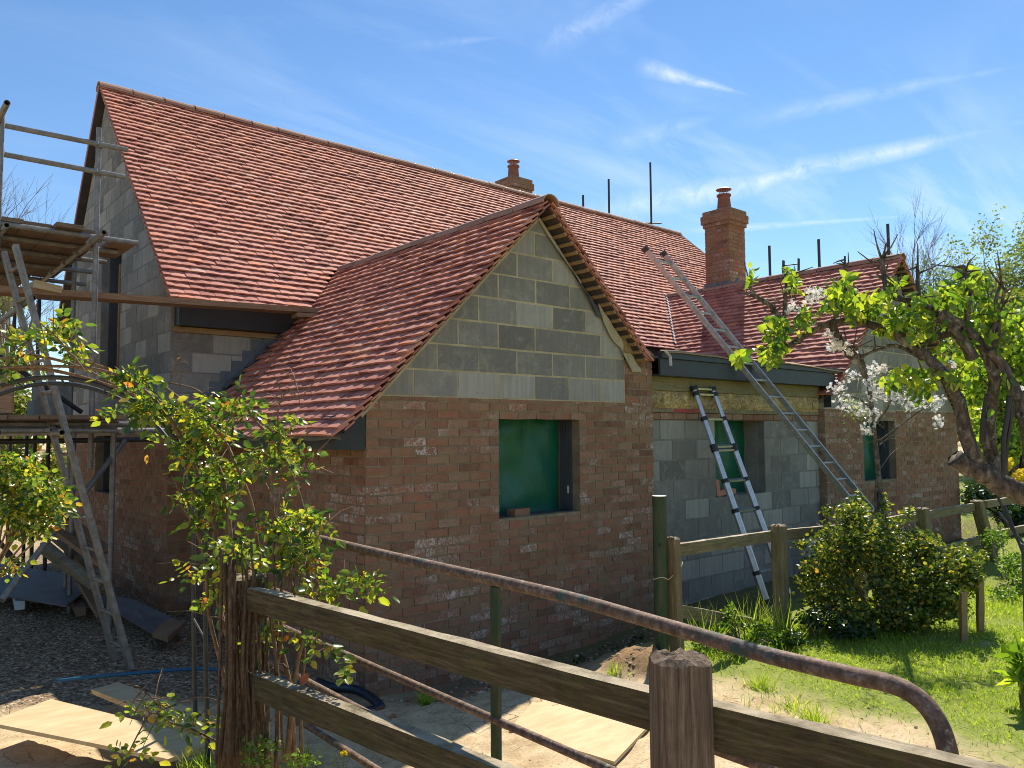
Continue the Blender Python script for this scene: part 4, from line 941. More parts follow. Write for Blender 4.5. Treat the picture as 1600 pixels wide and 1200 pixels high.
# ---- scaffold tubes standing up behind the roofs
def pole(px, ptop, pbot, y=None, x=None, lab=''):
    top = on(1, px, ptop, y) if y else on(0, px, ptop, x); r_ = .034 if y else .030
    solid('scaffold_pole', lambda m: m.hollow((top.x, top.y, 0.3), tuple(top), r_, 10), M['dark_tube'], lab, 'pole', 'scaffold poles behind the roofs')
pole(1016, 254, 0, y=16.2, lab='tallest dark scaffold pole rising behind the main roof'); pole(951, 280, 0, y=16.2, lab='middle dark scaffold pole rising behind the main ridge'); pole(911, 305, 0, y=16.2, lab='shortest scaffold pole peeping over the main ridge')
pole(1202, 384, 0, x=15.9, lab='scaffold pole just right of the tall chimney'); pole(1279, 374, 0, x=15.9, lab='scaffold pole above the middle of the right wing ridge'); pole(1387, 350, 0, x=15.9, lab='scaffold pole by the front end of the right wing ridge')
q = on(1, 1016, 348, 16.2); solid('scaffold_rail', lambda m: m.hollow((q.x-.6, 16.15, q.z-.12), (q.x+.5, 16.15, q.z+.06), .026, 8), M['dark_tube'], 'short horizontal tube clamped to the tallest pole', 'pole')
la = on(0, 1224, 407, 15.9); lb = on(0, 1248, 404, 15.9)
ladder('ladder_top', (la.x-.4, la.y, .4), tuple(la), lb-la, 18, M['dark_tube'], 'dark ladder top showing above the right wing ridge', first=.12)

# ================================================================== FENCES AND GATE
def bentbar(name, pts, w, h, mat, parent, label=None, up=(0, 0, 1)):
    m = MB()
    pts = [Vector(p) for p in pts]
    n = 14; path = []
    for i in range(len(pts)-1):
        for k in range(n): path.append(pts[i].lerp(pts[i+1], k/n))
    path.append(pts[-1]); d = (pts[-1]-pts[0]).normalized(); side = d.cross(Vector(up)).normalized(); u2 = side.cross(d)
    vs = []; ring = [(-1, -1), (-1, -.3), (-1, .4), (-.93, 1), (0, 1.0), (.93, 1), (1, .4), (1, -.3), (1, -1), (0, -1)]
    for i, c in enumerate(path):
        for (a, b) in ring:
            nn = mnoise.noise((c.x*6+a*3, c.y*6, c.z*6+b*3))*.004+mnoise.noise((c.x*25+a, c.y*25, b*5))*.0022
            vs.append(c+side*(a*(w/2+nn))+u2*(b*(h/2+nn)))
    R_ = len(ring); fs = [tuple(range(R_))[::-1], tuple((len(path)-1)*R_+k for k in range(R_))]
    for i in range(len(path)-1):
        for k in range(R_): fs.append((R_*i+k, R_*i+(k+1) % R_, R_*(i+1)+(k+1) % R_, R_*(i+1)+k))
    m.add([v-path[0] for v in vs], fs)
    me_ = m.build(name, mat, parent, label=label)
    # local X along the board so the grain follows it
    rot = Matrix((d, side, u2)).transposed().to_4x4()
    me_.data.transform(rot.inverted() @ Matrix.Translation(Vector(me_.location) * 0)); 
    loc = Vector(me_.location)
    me_.rotation_euler = rot.to_euler(); me_.location = loc+path[0]
    return me_
nf = empty('rail_fence', (1.62, 1.9, .6), 'weathered post and rail fence running across the foreground', 'fence')
def on16(px, py, z): return on(2, px, py, z)
A = on16(395, 917, 1.61); B = on16(1030, 1081, 1.60); Cc = on16(1100, 1097, 1.60); D = on16(1640, 1222, 1.60)
hz = Vector((0, 0, .05))
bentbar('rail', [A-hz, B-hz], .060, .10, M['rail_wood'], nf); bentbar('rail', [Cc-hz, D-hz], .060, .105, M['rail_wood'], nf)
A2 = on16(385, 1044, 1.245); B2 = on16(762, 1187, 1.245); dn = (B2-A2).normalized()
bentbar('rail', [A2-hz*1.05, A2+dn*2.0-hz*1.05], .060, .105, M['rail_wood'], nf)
def oak_post(name, c, w, d, z0, z1, mat, parent, lean=(0, 0), rot=0.0, label=None, cat=None):
    m = MB(); n = 26; S = 28; vs = []
    for i in range(n+1):
        u_ = i/n; zz = z0+(z1-z0)*u_
        for k in range(S):
            an = 2*math.pi*k/S; ca, sa = math.cos(an), math.sin(an); e = 1/max(abs(ca), abs(sa)); e = min(e, 1.25)
            g = 1+.05*mnoise.noise((ca*2.2, sa*2.2, zz*.7+c[0]))-.05*max(0, mnoise.noise((an*7, zz*.8, 3)))**1
            g -= .10*max(0, mnoise.noise((an*11+1, zz*.35, 8))-.25)
            x_, y_ = ca*e*w/2*g, sa*e*d/2*g
            zt = zz+(.012*mnoise.noise((x_*30, y_*30, 2)) if i == n else 0)
            vs.append(Vector((x_*math.cos(rot)-y_*math.sin(rot)+lean[0]*u_, x_*math.sin(rot)+y_*math.cos(rot)+lean[1]*u_, zt)))
    fs = [(S*i+k, S*i+(k+1) % S, S*(i+1)+(k+1) % S, S*(i+1)+k) for i in range(n) for k in range(S)]
    k0 = len(vs)
    for rr in (.75, .45, .15):
        for k in range(S):
            v = vs[n*S+k]; x_, y_ = (v.x-lean[0])*rr+lean[0], (v.y-lean[1])*rr+lean[1]; vs.append(Vector((x_, y_, z1+.012+.012*mnoise.noise((x_*55, y_*55, 1))+.006*mnoise.noise((x_*160, y_*160, 4)))))
    rings = [n*S, k0, k0+S, k0+2*S]
    for a, b in zip(rings, rings[1:]): fs += [(a+k, a+(k+1) % S, b+(k+1) % S, b+k) for k in range(S)]
    fs.append(tuple(k0+2*S+k for k in range(S)))
    # grain: swap axes so local X is the height
    m.add([Vector((v.z, v.x, v.y)) for v in vs], fs)
    o = m.build(name, mat, parent, smooth=False, label=label, cat=cat)
    o.data.transform(Matrix.Translation(o.location if parent is None else o.location+parent.location)); o.rotation_euler = Matrix(((0, 1, 0), (0, 0, 1), (1, 0, 0))).to_euler()
    base = Vector((c[0], c[1], 0)); o.location = base if parent is None else base-parent.location
    return o
pc = at(1064, 1110, 2.02)
oak_post('post', (pc.x, pc.y), .150, .13, .55, at(1064, 1036, 2.0).z, M['post_wood'], nf, rot=TH-math.pi/2+.03)
pv = at(378, 1050, 3.72)
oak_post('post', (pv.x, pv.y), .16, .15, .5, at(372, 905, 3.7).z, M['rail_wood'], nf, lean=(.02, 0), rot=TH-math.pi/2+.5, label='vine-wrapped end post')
# the tubular gate
ga = empty('metal_gate', (1.95, 2.4, .66), 'rusty tubular steel field gate with a curved top end behind the rails', 'gate')
def gp(px, py): return on(0, px, py, 1.955)
top = [gp(420, 822), gp(506, 844), gp(640, 876), gp(797, 912), gp(900, 937), gp(1000, 966), gp(1100, 995), gp(1200, 1024), gp(1325, 1054), gp(1385, 1067), gp(1422, 1082), gp(1450, 1106), gp(1470, 1139), gp(1482, 1180), gp(1488, 1225), gp(1492, 1290)]
m = MB(); m.tube(smooth_path(top, 6), .0225, 14); m.build('top_tube', M['rust'], ga, smooth=True)
for zz in (1.39, 1.20, .97, .735):
    m = MB(); m.tube([(1.955, 4.75, zz), (1.955, .80, zz-.012)], .0165, 10); m.build('gate_tube', M['rust'], ga, smooth=True)
q = on(0, 774, 930, 1.955)
m = MB(); m.bar((1.955, q.y, .71), (1.955, q.y, 1.70), .048, .016, up=(1, 0, 0)); m.build('upright_bar', M['green_post'], ga)
# green post, twine, field fence
gp_ = on(1, 1034, 775, 3.75); solid('gate_post', lambda m: (m.tube([(4.64, 3.75, .45), (4.645, 3.75, gp_.z)], .052, 18)), M['green_post'], 'round green steel post with a small bolt hole beside the recess', 'post', smooth=False)
m = MB(); m.tube([(4.607, 3.717, 1.462), (4.590, 3.700, 1.462)], .011, 8); bh_ = m.build('bolt_hole', M['black_plastic'], bpy.data.objects['gate_post'])
m = MB(); m.tube([(4.645, 3.75, gp_.z), (4.645, 3.75, gp_.z+.004)], .053, 18); m.build('post_cap', M['alu'], bpy.data.objects['gate_post'])
tw = [(4.645+.054*math.cos(a), 3.75+.054*math.sin(a), 1.22+.012*math.sin(a*2)) for a in [R(x) for x in (120, 150, 180, 210, 240, 270, 300)]]+[(4.70, 3.685, 1.235), (4.775, 3.66, 1.30), (4.82, 3.69, 1.325), (4.80, 3.74, 1.31), (4.72, 3.79, 1.25), (4.655, 3.806, 1.22), (4.618, 3.797, 1.22)]
solid('twine_loop', lambda m: m.tube(smooth_path(tw, 4), .0035, 6), M['twine'], 'loop of pale twine tying the green post to the fence post', 'twine', smooth=True)
ff = empty('timber_fence', (8.0, 3.72, .6), 'timber post and rail fence crossing in front of the recess and lawn', 'fence')
def fpost(px0, py0, px1, py1, w, d, y=3.72, par=ff, lab=None, mat='fence_wood'):
    a = on(1, px0, py0, y); b = on(1, px1, py1, y); g = gz(b.x, y)-.1; dx = (a.x-b.x)/max(a.z-b.z, .1)
    return oak_post('post', (b.x-(b.z-g)*dx, y), w, d, g, a.z, M[mat], par, lean=(dx*(a.z-g), 0), rot=.02, label=lab)
fpost(1051, 842, 1058, 1026, .07, .10, 3.70); fpost(1217, 822, 1222, 976, .115, .11, 3.70); fpost(1441, 795, 1448, 870, .13, .12); fpost(1526, 783, 1548, 868, .15, .13, 3.74); 
q = on(1, 1340, 808, 3.72); oak_post('post', (q.x, 3.72), .12, .12, .5, q.z, M['fence_wood'], ff)
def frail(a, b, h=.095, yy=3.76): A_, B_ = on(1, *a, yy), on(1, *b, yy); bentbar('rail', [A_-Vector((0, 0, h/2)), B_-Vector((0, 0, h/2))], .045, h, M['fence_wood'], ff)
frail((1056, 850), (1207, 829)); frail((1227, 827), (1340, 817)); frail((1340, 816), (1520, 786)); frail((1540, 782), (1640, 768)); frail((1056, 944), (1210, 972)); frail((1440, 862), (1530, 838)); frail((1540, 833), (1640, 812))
for px, pt, pb, h_, lb in ((1505, 925, 1002, .03, 'left'), (1531, 905, 988, .03, 'right')):
    a, b = on(2, px, pb, .6), None; top_ = at(px, pt, (a-Vector(CAM)).dot(Vector(fw)))
    solid('timber_stake', lambda m: m.bar((a.x, a.y, .5), (top_.x, top_.y, top_.z), .045, .045, up=(1, 1, 0), seg=4, wob=.003), M['batten'], lb+' of the two short wooden stakes in front of the shrub', 'stake', 'stakes by the shrub')
# black rods of a plant support and a cable hanging on the pear tree
for i, (a, b) in enumerate((((1540, 735, 4.2), (1600, 865, 4.0)), ((1570, 790, 4.1), (1612, 900, 3.9)), ((1560, 800, 4.4), (1600, 850, 4.2)), ((1598, 850, 4.0), (1602, 985, 4.0)))):
    solid('support_rod', lambda m: m.tube([at(*a), at(*b)], .007, 6), M['dark_tube'], ['long thin', 'second', 'short', 'upright'][i]+' black metal rod at the right edge of the garden', 'rod', 'black rods of the plant support')
# ================================================================== PLANTS
def unit(a): return a/np.maximum(np.linalg.norm(a, axis=1, keepdims=True), 1e-9)
T_FULL = (np.array([(0, 0, 0), (.28, -.46, .0), (.66, -.40, .02), (1, 0, -.06), (.66, .40, .02), (.28, .46, 0), (.30, 0, -.09), (.68, 0, -.08)]),
          [(0, 6, 1), (6, 7, 2, 1), (7, 3, 2), (0, 5, 6), (6, 5, 4, 7), (7, 4, 3)])
T_QUAD = (np.array([(0, 0, 0), (.5, -.48, .05), (1, 0, -.05), (.5, .48, .05)]), [(0, 1, 2), (0, 2, 3)])
T_BLADE = (np.array([(0, -.5, 0), (0, .5, 0), (.55, .36, .06), (.55, -.36, .06), (1, 0, .25)]), [(0, 1, 2, 3), (3, 2, 4)])
T_PETAL = (np.array([(0, 0, 0), (.6, -.42, .10), (1, -.2, .16), (1, .2, .16), (.6, .42, .10)]), [(0, 1, 2, 3, 4)])
def leafmesh(name, pos, d, n, size, wid, mat, parent=None, tpl=T_FULL, **kw):
    pos, d, n = np.asarray(pos, float), unit(np.asarray(d, float)), np.asarray(n, float)
    s = unit(np.cross(n, d)); n = np.cross(d, s); size = np.broadcast_to(np.asarray(size, float), (len(pos),)); V, F = tpl; k = len(V)
    P_ = pos[:, None]+size[:, None, None]*(d[:, None]*V[None, :, :1]+s[:, None]*(V[None, :, 1:2]*wid)+n[:, None]*V[None, :, 2:3])
    P_ = P_.reshape(-1, 3); lo, hi = P_.min(0), P_.max(0); c = np.array([(lo[0]+hi[0])/2, (lo[1]+hi[1])/2, lo[2]]); P_ = P_-c
    N = len(pos); ft = [np.array(f) for f in F]; sizes = np.tile([len(f) for f in F], N)
    flat = np.concatenate([np.concatenate(ft)[None]+(np.arange(N)*k)[:, None]]).ravel()
    me = bpy.data.meshes.new(name); me.vertices.add(N*k); me.vertices.foreach_set('co', P_.ravel()); me.loops.add(len(flat)); me.loops.foreach_set('vertex_index', flat.astype(np.int32))
    me.polygons.add(len(sizes)); st = np.concatenate([[0], np.cumsum(sizes)[:-1]]); me.polygons.foreach_set('loop_start', st.astype(np.int32)); me.polygons.foreach_set('loop_total', sizes.astype(np.int32))
    me.materials.append(mat); me.update(calc_edges=True); me.validate()
    o = bpy.data.objects.new(name, me); col.objects.link(o); loc = Vector(c); q = parent
    if parent is not None: o.parent = parent
    while q is not None: loc = loc-q.location; q = q.parent
    o.location = loc; return tag(o, kw.get('label'), kw.get('cat'), kw.get('group'), kw.get('kind'))
def rdir(n, zb=0.0, zs=1.0):
    a = nrg.normal(size=(n, 3)); a[:, 2] = a[:, 2]*zs+zb; return unit(a)
def blob(px, py, rx, ry, D, dD, n, uneven=.35):
    """n points in an uneven cloud surveyed at (px,py)"""
    a = nrg.normal(size=(n, 3)); a = unit(a)*(nrg.random((n, 1))**.45); k = max(3, n//14); cen = a[nrg.integers(0, n, k)]
    a = a*(1-uneven)+cen[nrg.integers(0, k, n)]*uneven+nrg.normal(size=(n, 3))*.05
    return np.array([at(px+rx*q[0], py+ry*q[1], D+dD*q[2]) for q in a])
def compound(pts, outward=None, size=.040, npair=2):
    """rose leaves: a terminal leaflet and pairs along a drooping rachis"""
    N = len(pts); d = rdir(N, -.15, .6); nn = rdir(N, 1.1, .5); s = unit(np.cross(nn, d)); P_, D_, N_, S_ = [], [], [], []
    L = size*nrg.uniform(.75, 1.25, (N, 1))
    for k in range(npair+1):
        t_ = (k+.9)/(npair+1)*2.3; c = pts+d*L*t_-np.array([0, 0, 1.])*L*.22*t_**2*.5
        if k == npair: P_.append(c); D_.append(d+rdir(N)*.25-np.array([0, 0, .25])); N_.append(nn+rdir(N)*.3); S_.append(L[:, 0]*1.15)
        else:
            for sg in (-1, 1): P_.append(c); D_.append(s*sg+d*.55+rdir(N)*.25-np.array([0, 0, .15])); N_.append(nn+rdir(N)*.35); S_.append(L[:, 0]*(.75+.12*k))
    return np.concatenate(P_), np.concatenate(D_), np.concatenate(N_), np.concatenate(S_)
# ---------------------------------------------------------- rose on the garden arch
def hoop(pts, r=.013): return lambda m: m.tube(smooth_path(pts, 8), r, 8)
arch = empty('garden_arch', (1.5, 4.25, .6), 'dark metal garden arch carrying the climbing rose', 'arch')
h1 = [at(325, 1195, 4.18), at(321, 1000, 4.18), at(320, 830, 4.18), at(308, 755, 4.18), at(278, 690, 4.2), at(230, 640, 4.22), at(165, 605, 4.25), at(95, 590, 4.3), at(25, 596, 4.35), at(-45, 625, 4.4), at(-95, 690, 4.45), at(-115, 800, 4.5), at(-118, 1000, 4.5), at(-118, 1170, 4.5)]
off = Vector((.12, .55, 0)); m = MB(); hoop(h1)(m); m.build('hoop', M['dark_tube'], arch, smooth=True)
h2 = [p+off for p in h1]; m = MB(); hoop(h2)(m); m.build('hoop', M['dark_tube'], arch, smooth=True)
for i in range(1, len(h1)-1):
    m = MB(); m.tube([h1[i], h2[i]], .006, 6); m.build('cross_bar', M['dark_tube'], arch)
rose = empty('climbing_rose', (1.55, 4.0, .6), 'climbing rose with red-tipped leaves twisting round the arch and the end post', 'climbing plant')
def jit(path, a=.012): return [Vector(p)+Vector((rng.uniform(-a, a), rng.uniform(-a, a), rng.uniform(-a, a))) for p in path]
stems = [
 ([(395, 1200), (378, 1060), (350, 960), (335, 880), (325, 800), (305, 720), (265, 650), (215, 605), (160, 585), (90, 572), (-10, 570)], 3.9, 4.2, .016),
 ([(412, 1200), (400, 1060), (382, 960), (366, 860), (350, 760), (330, 700), (290, 655), (250, 620), (190, 590), (110, 562)], 3.8, 4.25, .013),
 ([(385, 1190), (362, 1010), (345, 900), (352, 800), (345, 730), (322, 680)], 3.85, 4.1, .014),
 ([(455, 1200), (452, 1080), (440, 1000), (425, 930), (410, 860), (395, 790), (370, 730), (345, 690), (300, 640), (258, 600)], 3.7, 4.1, .013),
 ([(448, 1195), (466, 1040), (480, 950), (479, 880), (470, 800), (455, 740), (430, 690), (395, 655), (372, 622)], 3.65, 4.0, .014),
 ([(440, 1195), (436, 1000), (431, 850), (433, 740), (438, 640), (446, 600)], 3.7, 3.9, .007),
 ([(470, 1195), (462, 1100), (470, 1000), (455, 900), (432, 800), (425, 720)], 3.6, 3.9, .010),
 ([(405, 1195), (420, 1090), (436, 1000), (446, 930), (440, 860)], 3.6, 3.8, .012),
 ([(370, 1195), (350, 1080), (332, 960), (322, 880), (300, 830), (282, 790)], 3.9, 4.0, .012),
 ([(440, 960), (475, 945), (520, 932), (560, 912), (596, 900)], 3.7, 3.5, .005), ([(455, 940), (500, 930), (540, 915)], 3.7, 3.6, .004),
 ([(340, 1160), (300, 1140), (265, 1130), (238, 1112), (218, 1140), (196, 1180)], 3.75, 3.5, .006), ([(262, 1130), (243, 1100), (225, 1082), (205, 1098)], 3.7, 3.6, .004),
 ([(395, 655), (350, 640), (300, 615), (268, 600)], 4.0, 4.2, .008), ([(250, 620), (268, 590), (276, 560)], 4.2, 4.15, .003), ([(470, 640), (466, 600)], 3.9, 3.9, .002),
 ([(150, 585), (115, 558), (90, 530), (60, 500)], 4.2, 4.0, .006), ([(60, 572), (30, 545), (10, 500)], 4.3, 4.2, .007), ([(0, 560), (60, 555), (120, 575), (180, 600)], 4.35, 4.2, .011), ([(-5, 582), (70, 578), (150, 592), (215, 622)], 4.4, 4.2, .013),
 ([(345, 800), (310, 780), (285, 770)], 4.1, 4.0, .004), ([(470, 740), (500, 720)], 3.8, 3.7, .003), ([(478, 860), (500, 830), (515, 810)], 3.7, 3.6, .004)]
spath = []
for pts, d0, d1, r in stems:
    P3 = jit([at(x, y, d0+(d1-d0)*i/(len(pts)-1)) for i, (x, y) in enumerate(pts)], .02 if r > .006 else .008); sp = smooth_path(P3, 5); spath.append((sp, r))
    m = MB(); m.tube(sp, [r*(1-.55*i/len(sp)) for i in range(len(sp))], 7); m.build('stem', M['stem'], rose, smooth=True)
m = MB()
for k in range(170):                                            # side shoots and thin dead canes
    sp, r = spath[rng.randrange(len(spath))]; c = sp[rng.randrange(len(sp)//6, len(sp))]
    dv = Vector((rng.gauss(0, 1), rng.gauss(0, 1), rng.gauss(.3, .8))).normalized(); L = rng.uniform(.08, .26); m.tube([c, c+dv*L*.5+Vector((0, 0, .01)), c+dv*L+Vector((0, 0, -.01))], [.0032, .0015], 4)
m.build('side_shoots', M['stem'], rose)
m = MB(); hay = [(350, 1185), (372, 1185), (392, 1185), (415, 1185)]
for k in range(24):                                             # bundle of old canes at the foot
    x0 = rng.uniform(335, 432); x1 = 352+(x0-345)*.72+rng.uniform(-14, 14); m.tube(smooth_path(jit([at(x0, 1200, rng.uniform(3.3, 3.6)), at((x0+x1)/2+rng.uniform(-12, 12), 1050, rng.uniform(3.4, 3.56)), at(x1, rng.uniform(840, 960), 3.58)], .012), 4), [rng.uniform(.004, .012), rng.uniform(.003, .009)], 6)
m.build('old_canes', M['old_cane'], rose, smooth=True)
RB = [(60, 520, 62, 26, 4.2, .3, 70), (115, 545, 30, 22, 4.2, .2, 30), (20, 560, 30, 18, 4.3, .2, 22), (100, 505, 28, 12, 4.1, .2, 16), (200, 585, 32, 26, 4.15, .25, 60), (232, 622, 42, 32, 4.1, .25, 90), (275, 645, 40, 26, 4.1, .25, 70), (330, 660, 46, 28, 4.05, .25, 80), (372, 632, 22, 30, 3.95, .2, 40), (330, 625, 30, 16, 4, .2, 26),
      (300, 700, 34, 34, 4.05, .2, 38), (345, 735, 50, 44, 4.0, .3, 80), (400, 700, 36, 46, 3.9, .25, 52), (440, 660, 22, 32, 3.85, .2, 34), (462, 720, 24, 40, 3.8, .2, 34), (330, 800, 44, 40, 4.0, .25, 52), (372, 860, 48, 46, 3.9, .3, 76), (430, 800, 48, 50, 3.8, .3, 78), (485, 800, 32, 34, 3.7, .25, 52), (455, 880, 52, 40, 3.65, .3, 74), (500, 910, 36, 24, 3.6, .25, 30),
      (545, 905, 34, 16, 3.55, .12, 24), (590, 895, 16, 14, 3.5, .08, 12), (300, 780, 22, 26, 4.05, .2, 20), (292, 905, 16, 26, 4.0, .2, 12), (345, 930, 30, 30, 3.85, .3, 22), (420, 980, 30, 30, 3.6, .25, 24), (500, 1010, 30, 28, 3.5, .2, 18), (530, 1045, 20, 14, 3.45, .1, 7), (265, 1110, 26, 30, 3.6, .15, 18), (215, 1105, 22, 20, 3.6, .1, 10), (205, 1175, 24, 20, 3.5, .1, 12), (310, 1120, 20, 24, 3.7, .15, 10), (180, 640, 26, 14, 4.2, .2, 12), (240, 690, 16, 20, 4.2, .2, 8)]
pts = np.concatenate([blob(*b[:6], max(3, int(b[6]*.62)), .5) for b in RB])
leafmesh('foliage', *compound(pts, size=.047), .60, M['rose_leaf'], rose)
shr = empty('garden_shrub', tuple(zon(40, 905, .5)), 'bright green rose bush in sun on the far left leg of the arch', 'shrub')
pts = np.concatenate([blob(*b) for b in [(30, 740, 48, 34, 4.6, .35, 230), (78, 775, 34, 40, 4.6, .3, 150), (15, 790, 40, 30, 4.6, .3, 130), (50, 820, 46, 16, 4.6, .3, 60), (8, 720, 26, 22, 4.6, .3, 60), (8, 885, 16, 26, 4.6, .2, 16)]])
leafmesh('foliage', *compound(pts, size=.038), .66, M['rose_leaf'], shr)
m = MB()
for k in range(9): m.tube(smooth_path(jit([at(-60+rng.uniform(-10, 10), 1180, 4.7), at(-30, 950, 4.65), at(10+rng.uniform(-20, 70), 820, 4.6), at(30+rng.uniform(-40, 60), 740, 4.6)], .02), 4), [.009, .003], 6)
m.build('stem', M['stem'], shr, smooth=True)
# ---------------------------------------------------------- pear tree at the right edge
pear = empty('pear_tree', (3.7, 1.0, .6), 'old lichen-covered pear tree with bright leaves and blossom at the right edge', 'tree')
limbs = [
 ([(1700, 1250, 3.1), (1690, 1000, 3.2), (1680, 860, 3.3), (1625, 790, 3.3), (1570, 758, 3.3), (1530, 735, 3.3), (1492, 715, 3.3)], .055, .040),
 ([(1535, 738, 3.3), (1512, 690, 3.3), (1502, 640, 3.3), (1484, 596, 3.3), (1452, 560, 3.35), (1420, 535, 3.4), (1385, 515, 3.45), (1340, 503, 3.5), (1300, 505, 3.5), (1262, 522, 3.55), (1225, 545, 3.55), (1190, 556, 3.6)], .030, .012),
 ([(1222, 545, 3.55), (1222, 510, 3.55), (1205, 478, 3.55), (1180, 462, 3.55), (1168, 440, 3.55)], .015, .007),
 ([(1560, 748, 3.35), (1545, 690, 3.35), (1548, 640, 3.35), (1552, 590, 3.3), (1540, 550, 3.3), (1518, 520, 3.3), (1484, 496, 3.3), (1450, 478, 3.35), (1400, 465, 3.4), (1372, 452, 3.45)], .029, .010),
 ([(1620, 790, 3.2), (1612, 730, 3.2), (1606, 680, 3.2), (1590, 620, 3.2), (1566, 570, 3.25), (1545, 548, 3.25)], .028, .018),
 ([(1445, 555, 3.4), (1432, 548, 3.4), (1455, 530, 3.4), (1492, 518, 3.4)], .022, .015), ([(1520, 560, 3.3), (1500, 525, 3.3), (1478, 500, 3.3), (1466, 492, 3.3)], .024, .018),
 ([(1300, 506, 3.5), (1312, 530, 3.5), (1340, 560, 3.5), (1352, 590, 3.5)], .018, .009), ([(1440, 560, 3.4), (1395, 540, 3.5), (1330, 560, 3.5), (1318, 530, 3.5)], .010, .006),
 ([(1545, 560, 3.3), (1560, 520, 3.3), (1556, 470, 3.3), (1566, 440, 3.3)], .014, .006), ([(1548, 520, 3.3), (1562, 490, 3.3), (1570, 450, 3.3)], .012, .006), ([(1384, 455, 3.4), (1380, 420, 3.4), (1378, 402, 3.4)], .011, .008), ([(1436, 475, 3.35), (1434, 440, 3.35), (1434, 415, 3.35)], .010, .006), ([(1510, 505, 3.3), (1514, 460, 3.3), (1506, 415, 3.3)], .012, .006), ([(1225, 500, 3.55), (1228, 450, 3.55), (1230, 425, 3.55)], .010, .004), ([(1330, 505, 3.5), (1322, 460, 3.5), (1320, 400, 3.5)], .010, .004)]
PL = []
for pts, r0, r1 in limbs:
    P3 = [at(*p) for p in pts]; sp = smooth_path(P3, 7); n_ = len(sp); PL.append(sp)
    m = MB(); S = 14; 
    m.tube([p+Vector((mnoise.noise(p*14), mnoise.noise(p*14+Vector((5, 0, 0))), mnoise.noise(p*14+Vector((0, 5, 0)))))*r0*.22 for p in sp], [(r0+(r1-r0)*i/(n_-1))*(1+.16*mnoise.noise(sp[i]*22)+.10*mnoise.noise(sp[i]*50)) for i in range(n_)], S)
    m.v = [tuple(Vector(v)*(1)+Vector((mnoise.noise(Vector(v)*60), mnoise.noise(Vector(v)*60+Vector((9, 0, 0))), mnoise.noise(Vector(v)*60+Vector((0, 9, 0)))))*min(r0, .05)*.12) for v in m.v]
    m.build('limb', M['bark'], pear, smooth=True)
m = MB()
for k in range(150):
    sp = PL[rng.randrange(1, len(PL))]; c = sp[rng.randrange(len(sp)//4, len(sp))]
    dv = Vector((rng.gauss(0, .7), rng.gauss(0, .7), rng.gauss(.5, .8))).normalized(); L = rng.uniform(.03, .15); m.tube([c, c+dv*L*.5+Vector((rng.uniform(-.02, .02), 0, 0)), c+dv*L], [.005, .0018], 5)
m.build('twigs', M['bark'], pear, smooth=True)
LB = [(1215, 520, 26, 34, 70), (1200, 548, 30, 24, 60), (1172, 430, 16, 18, 12), (1235, 440, 18, 26, 30), (1250, 500, 18, 30, 30), (1330, 480, 40, 40, 60), (1322, 430, 14, 18, 14), (1305, 465, 34, 34, 56), (1345, 480, 44, 36, 80), (1392, 500, 36, 34, 64), (1265, 490, 16, 22, 8), (1395, 450, 30, 18, 24), (1440, 470, 44, 22, 50), (1480, 455, 30, 30, 40), (1530, 440, 34, 30, 56), (1555, 480, 36, 34, 60), (1500, 500, 44, 30, 44), (1570, 530, 34, 40, 52), (1440, 530, 36, 26, 36), (1430, 590, 50, 30, 40), (1500, 590, 40, 34, 34), (1575, 590, 28, 34, 30), (1390, 590, 24, 22, 18), (1540, 640, 40, 30, 16), (1505, 420, 24, 14, 12), (1160, 557, 16, 14, 24), (1350, 470, 80, 30, 60), (1420, 500, 70, 40, 70), (1500, 470, 80, 40, 80), (1540, 520, 60, 50, 70), (1450, 600, 60, 40, 36), (1590, 500, 30, 50, 40), (1470, 550, 60, 30, 30)]
pts = np.concatenate([blob(b[0], b[1], b[2], b[3], 3.42, .34, int(b[4]*1.7), .5) for b in LB]); N = len(pts)
leafmesh('foliage', pts, rdir(N, -.75, .9), rdir(N, .0, .4), nrg.uniform(.026, .056, N), .62, M['pear_leaf'], pear)
def flowers(name, pts, r, parent):
    P_, D_, N_ = [], [], []
    for c in pts:
        ax = Vector(rdir(1, .3)[0]); a = ax.orthogonal().normalized(); b = ax.cross(a)
        for k in range(5): an = k*1.2566; P_.append(c); D_.append(tuple(a*math.cos(an)+b*math.sin(an))); N_.append(tuple(ax))
    return leafmesh(name, P_, D_, N_, r, .92, M['petal'], parent, T_PETAL)
FB = [(1272, 462, 26, 24, 60), (1245, 480, 14, 20, 22), (1230, 470, 10, 30, 12), (1300, 540, 26, 20, 34), (1330, 545, 20, 20, 24), (1340, 455, 12, 8, 8), (1420, 515, 18, 14, 22), (1305, 520, 26, 8, 16), (1380, 572, 20, 12, 16), (1595, 605, 8, 10, 10), (1490, 570, 10, 8, 6)]
flowers('blossom', np.concatenate([blob(b[0], b[1], b[2], b[3], 3.5, .2, b[4], .5) for b in FB]), .012, pear)
solid('black_cable', lambda m: (m.tube(smooth_path([at(1577, 618, 3.12), at(1574, 650, 3.12), at(1568, 690, 3.12), at(1569, 742, 3.12)], 5), .010, 8), m.tube(smooth_path([at(1577, 618, 3.12), at(1580, 650, 3.12), at(1573, 700, 3.12), at(1571, 742, 3.12)], 5), .007, 8)), M['black_plastic'], 'black cable loop hanging down the right hand pear limb', 'cable', smooth=True)
solid('black_cable', lambda m: m.tube(smooth_path([at(1542, 616, 3.2), at(1536, 650, 3.2), at(1533, 690, 3.2)], 5), .008, 8), M['black_plastic'], 'short black strap hanging between the two pear limbs', 'cable', smooth=True)
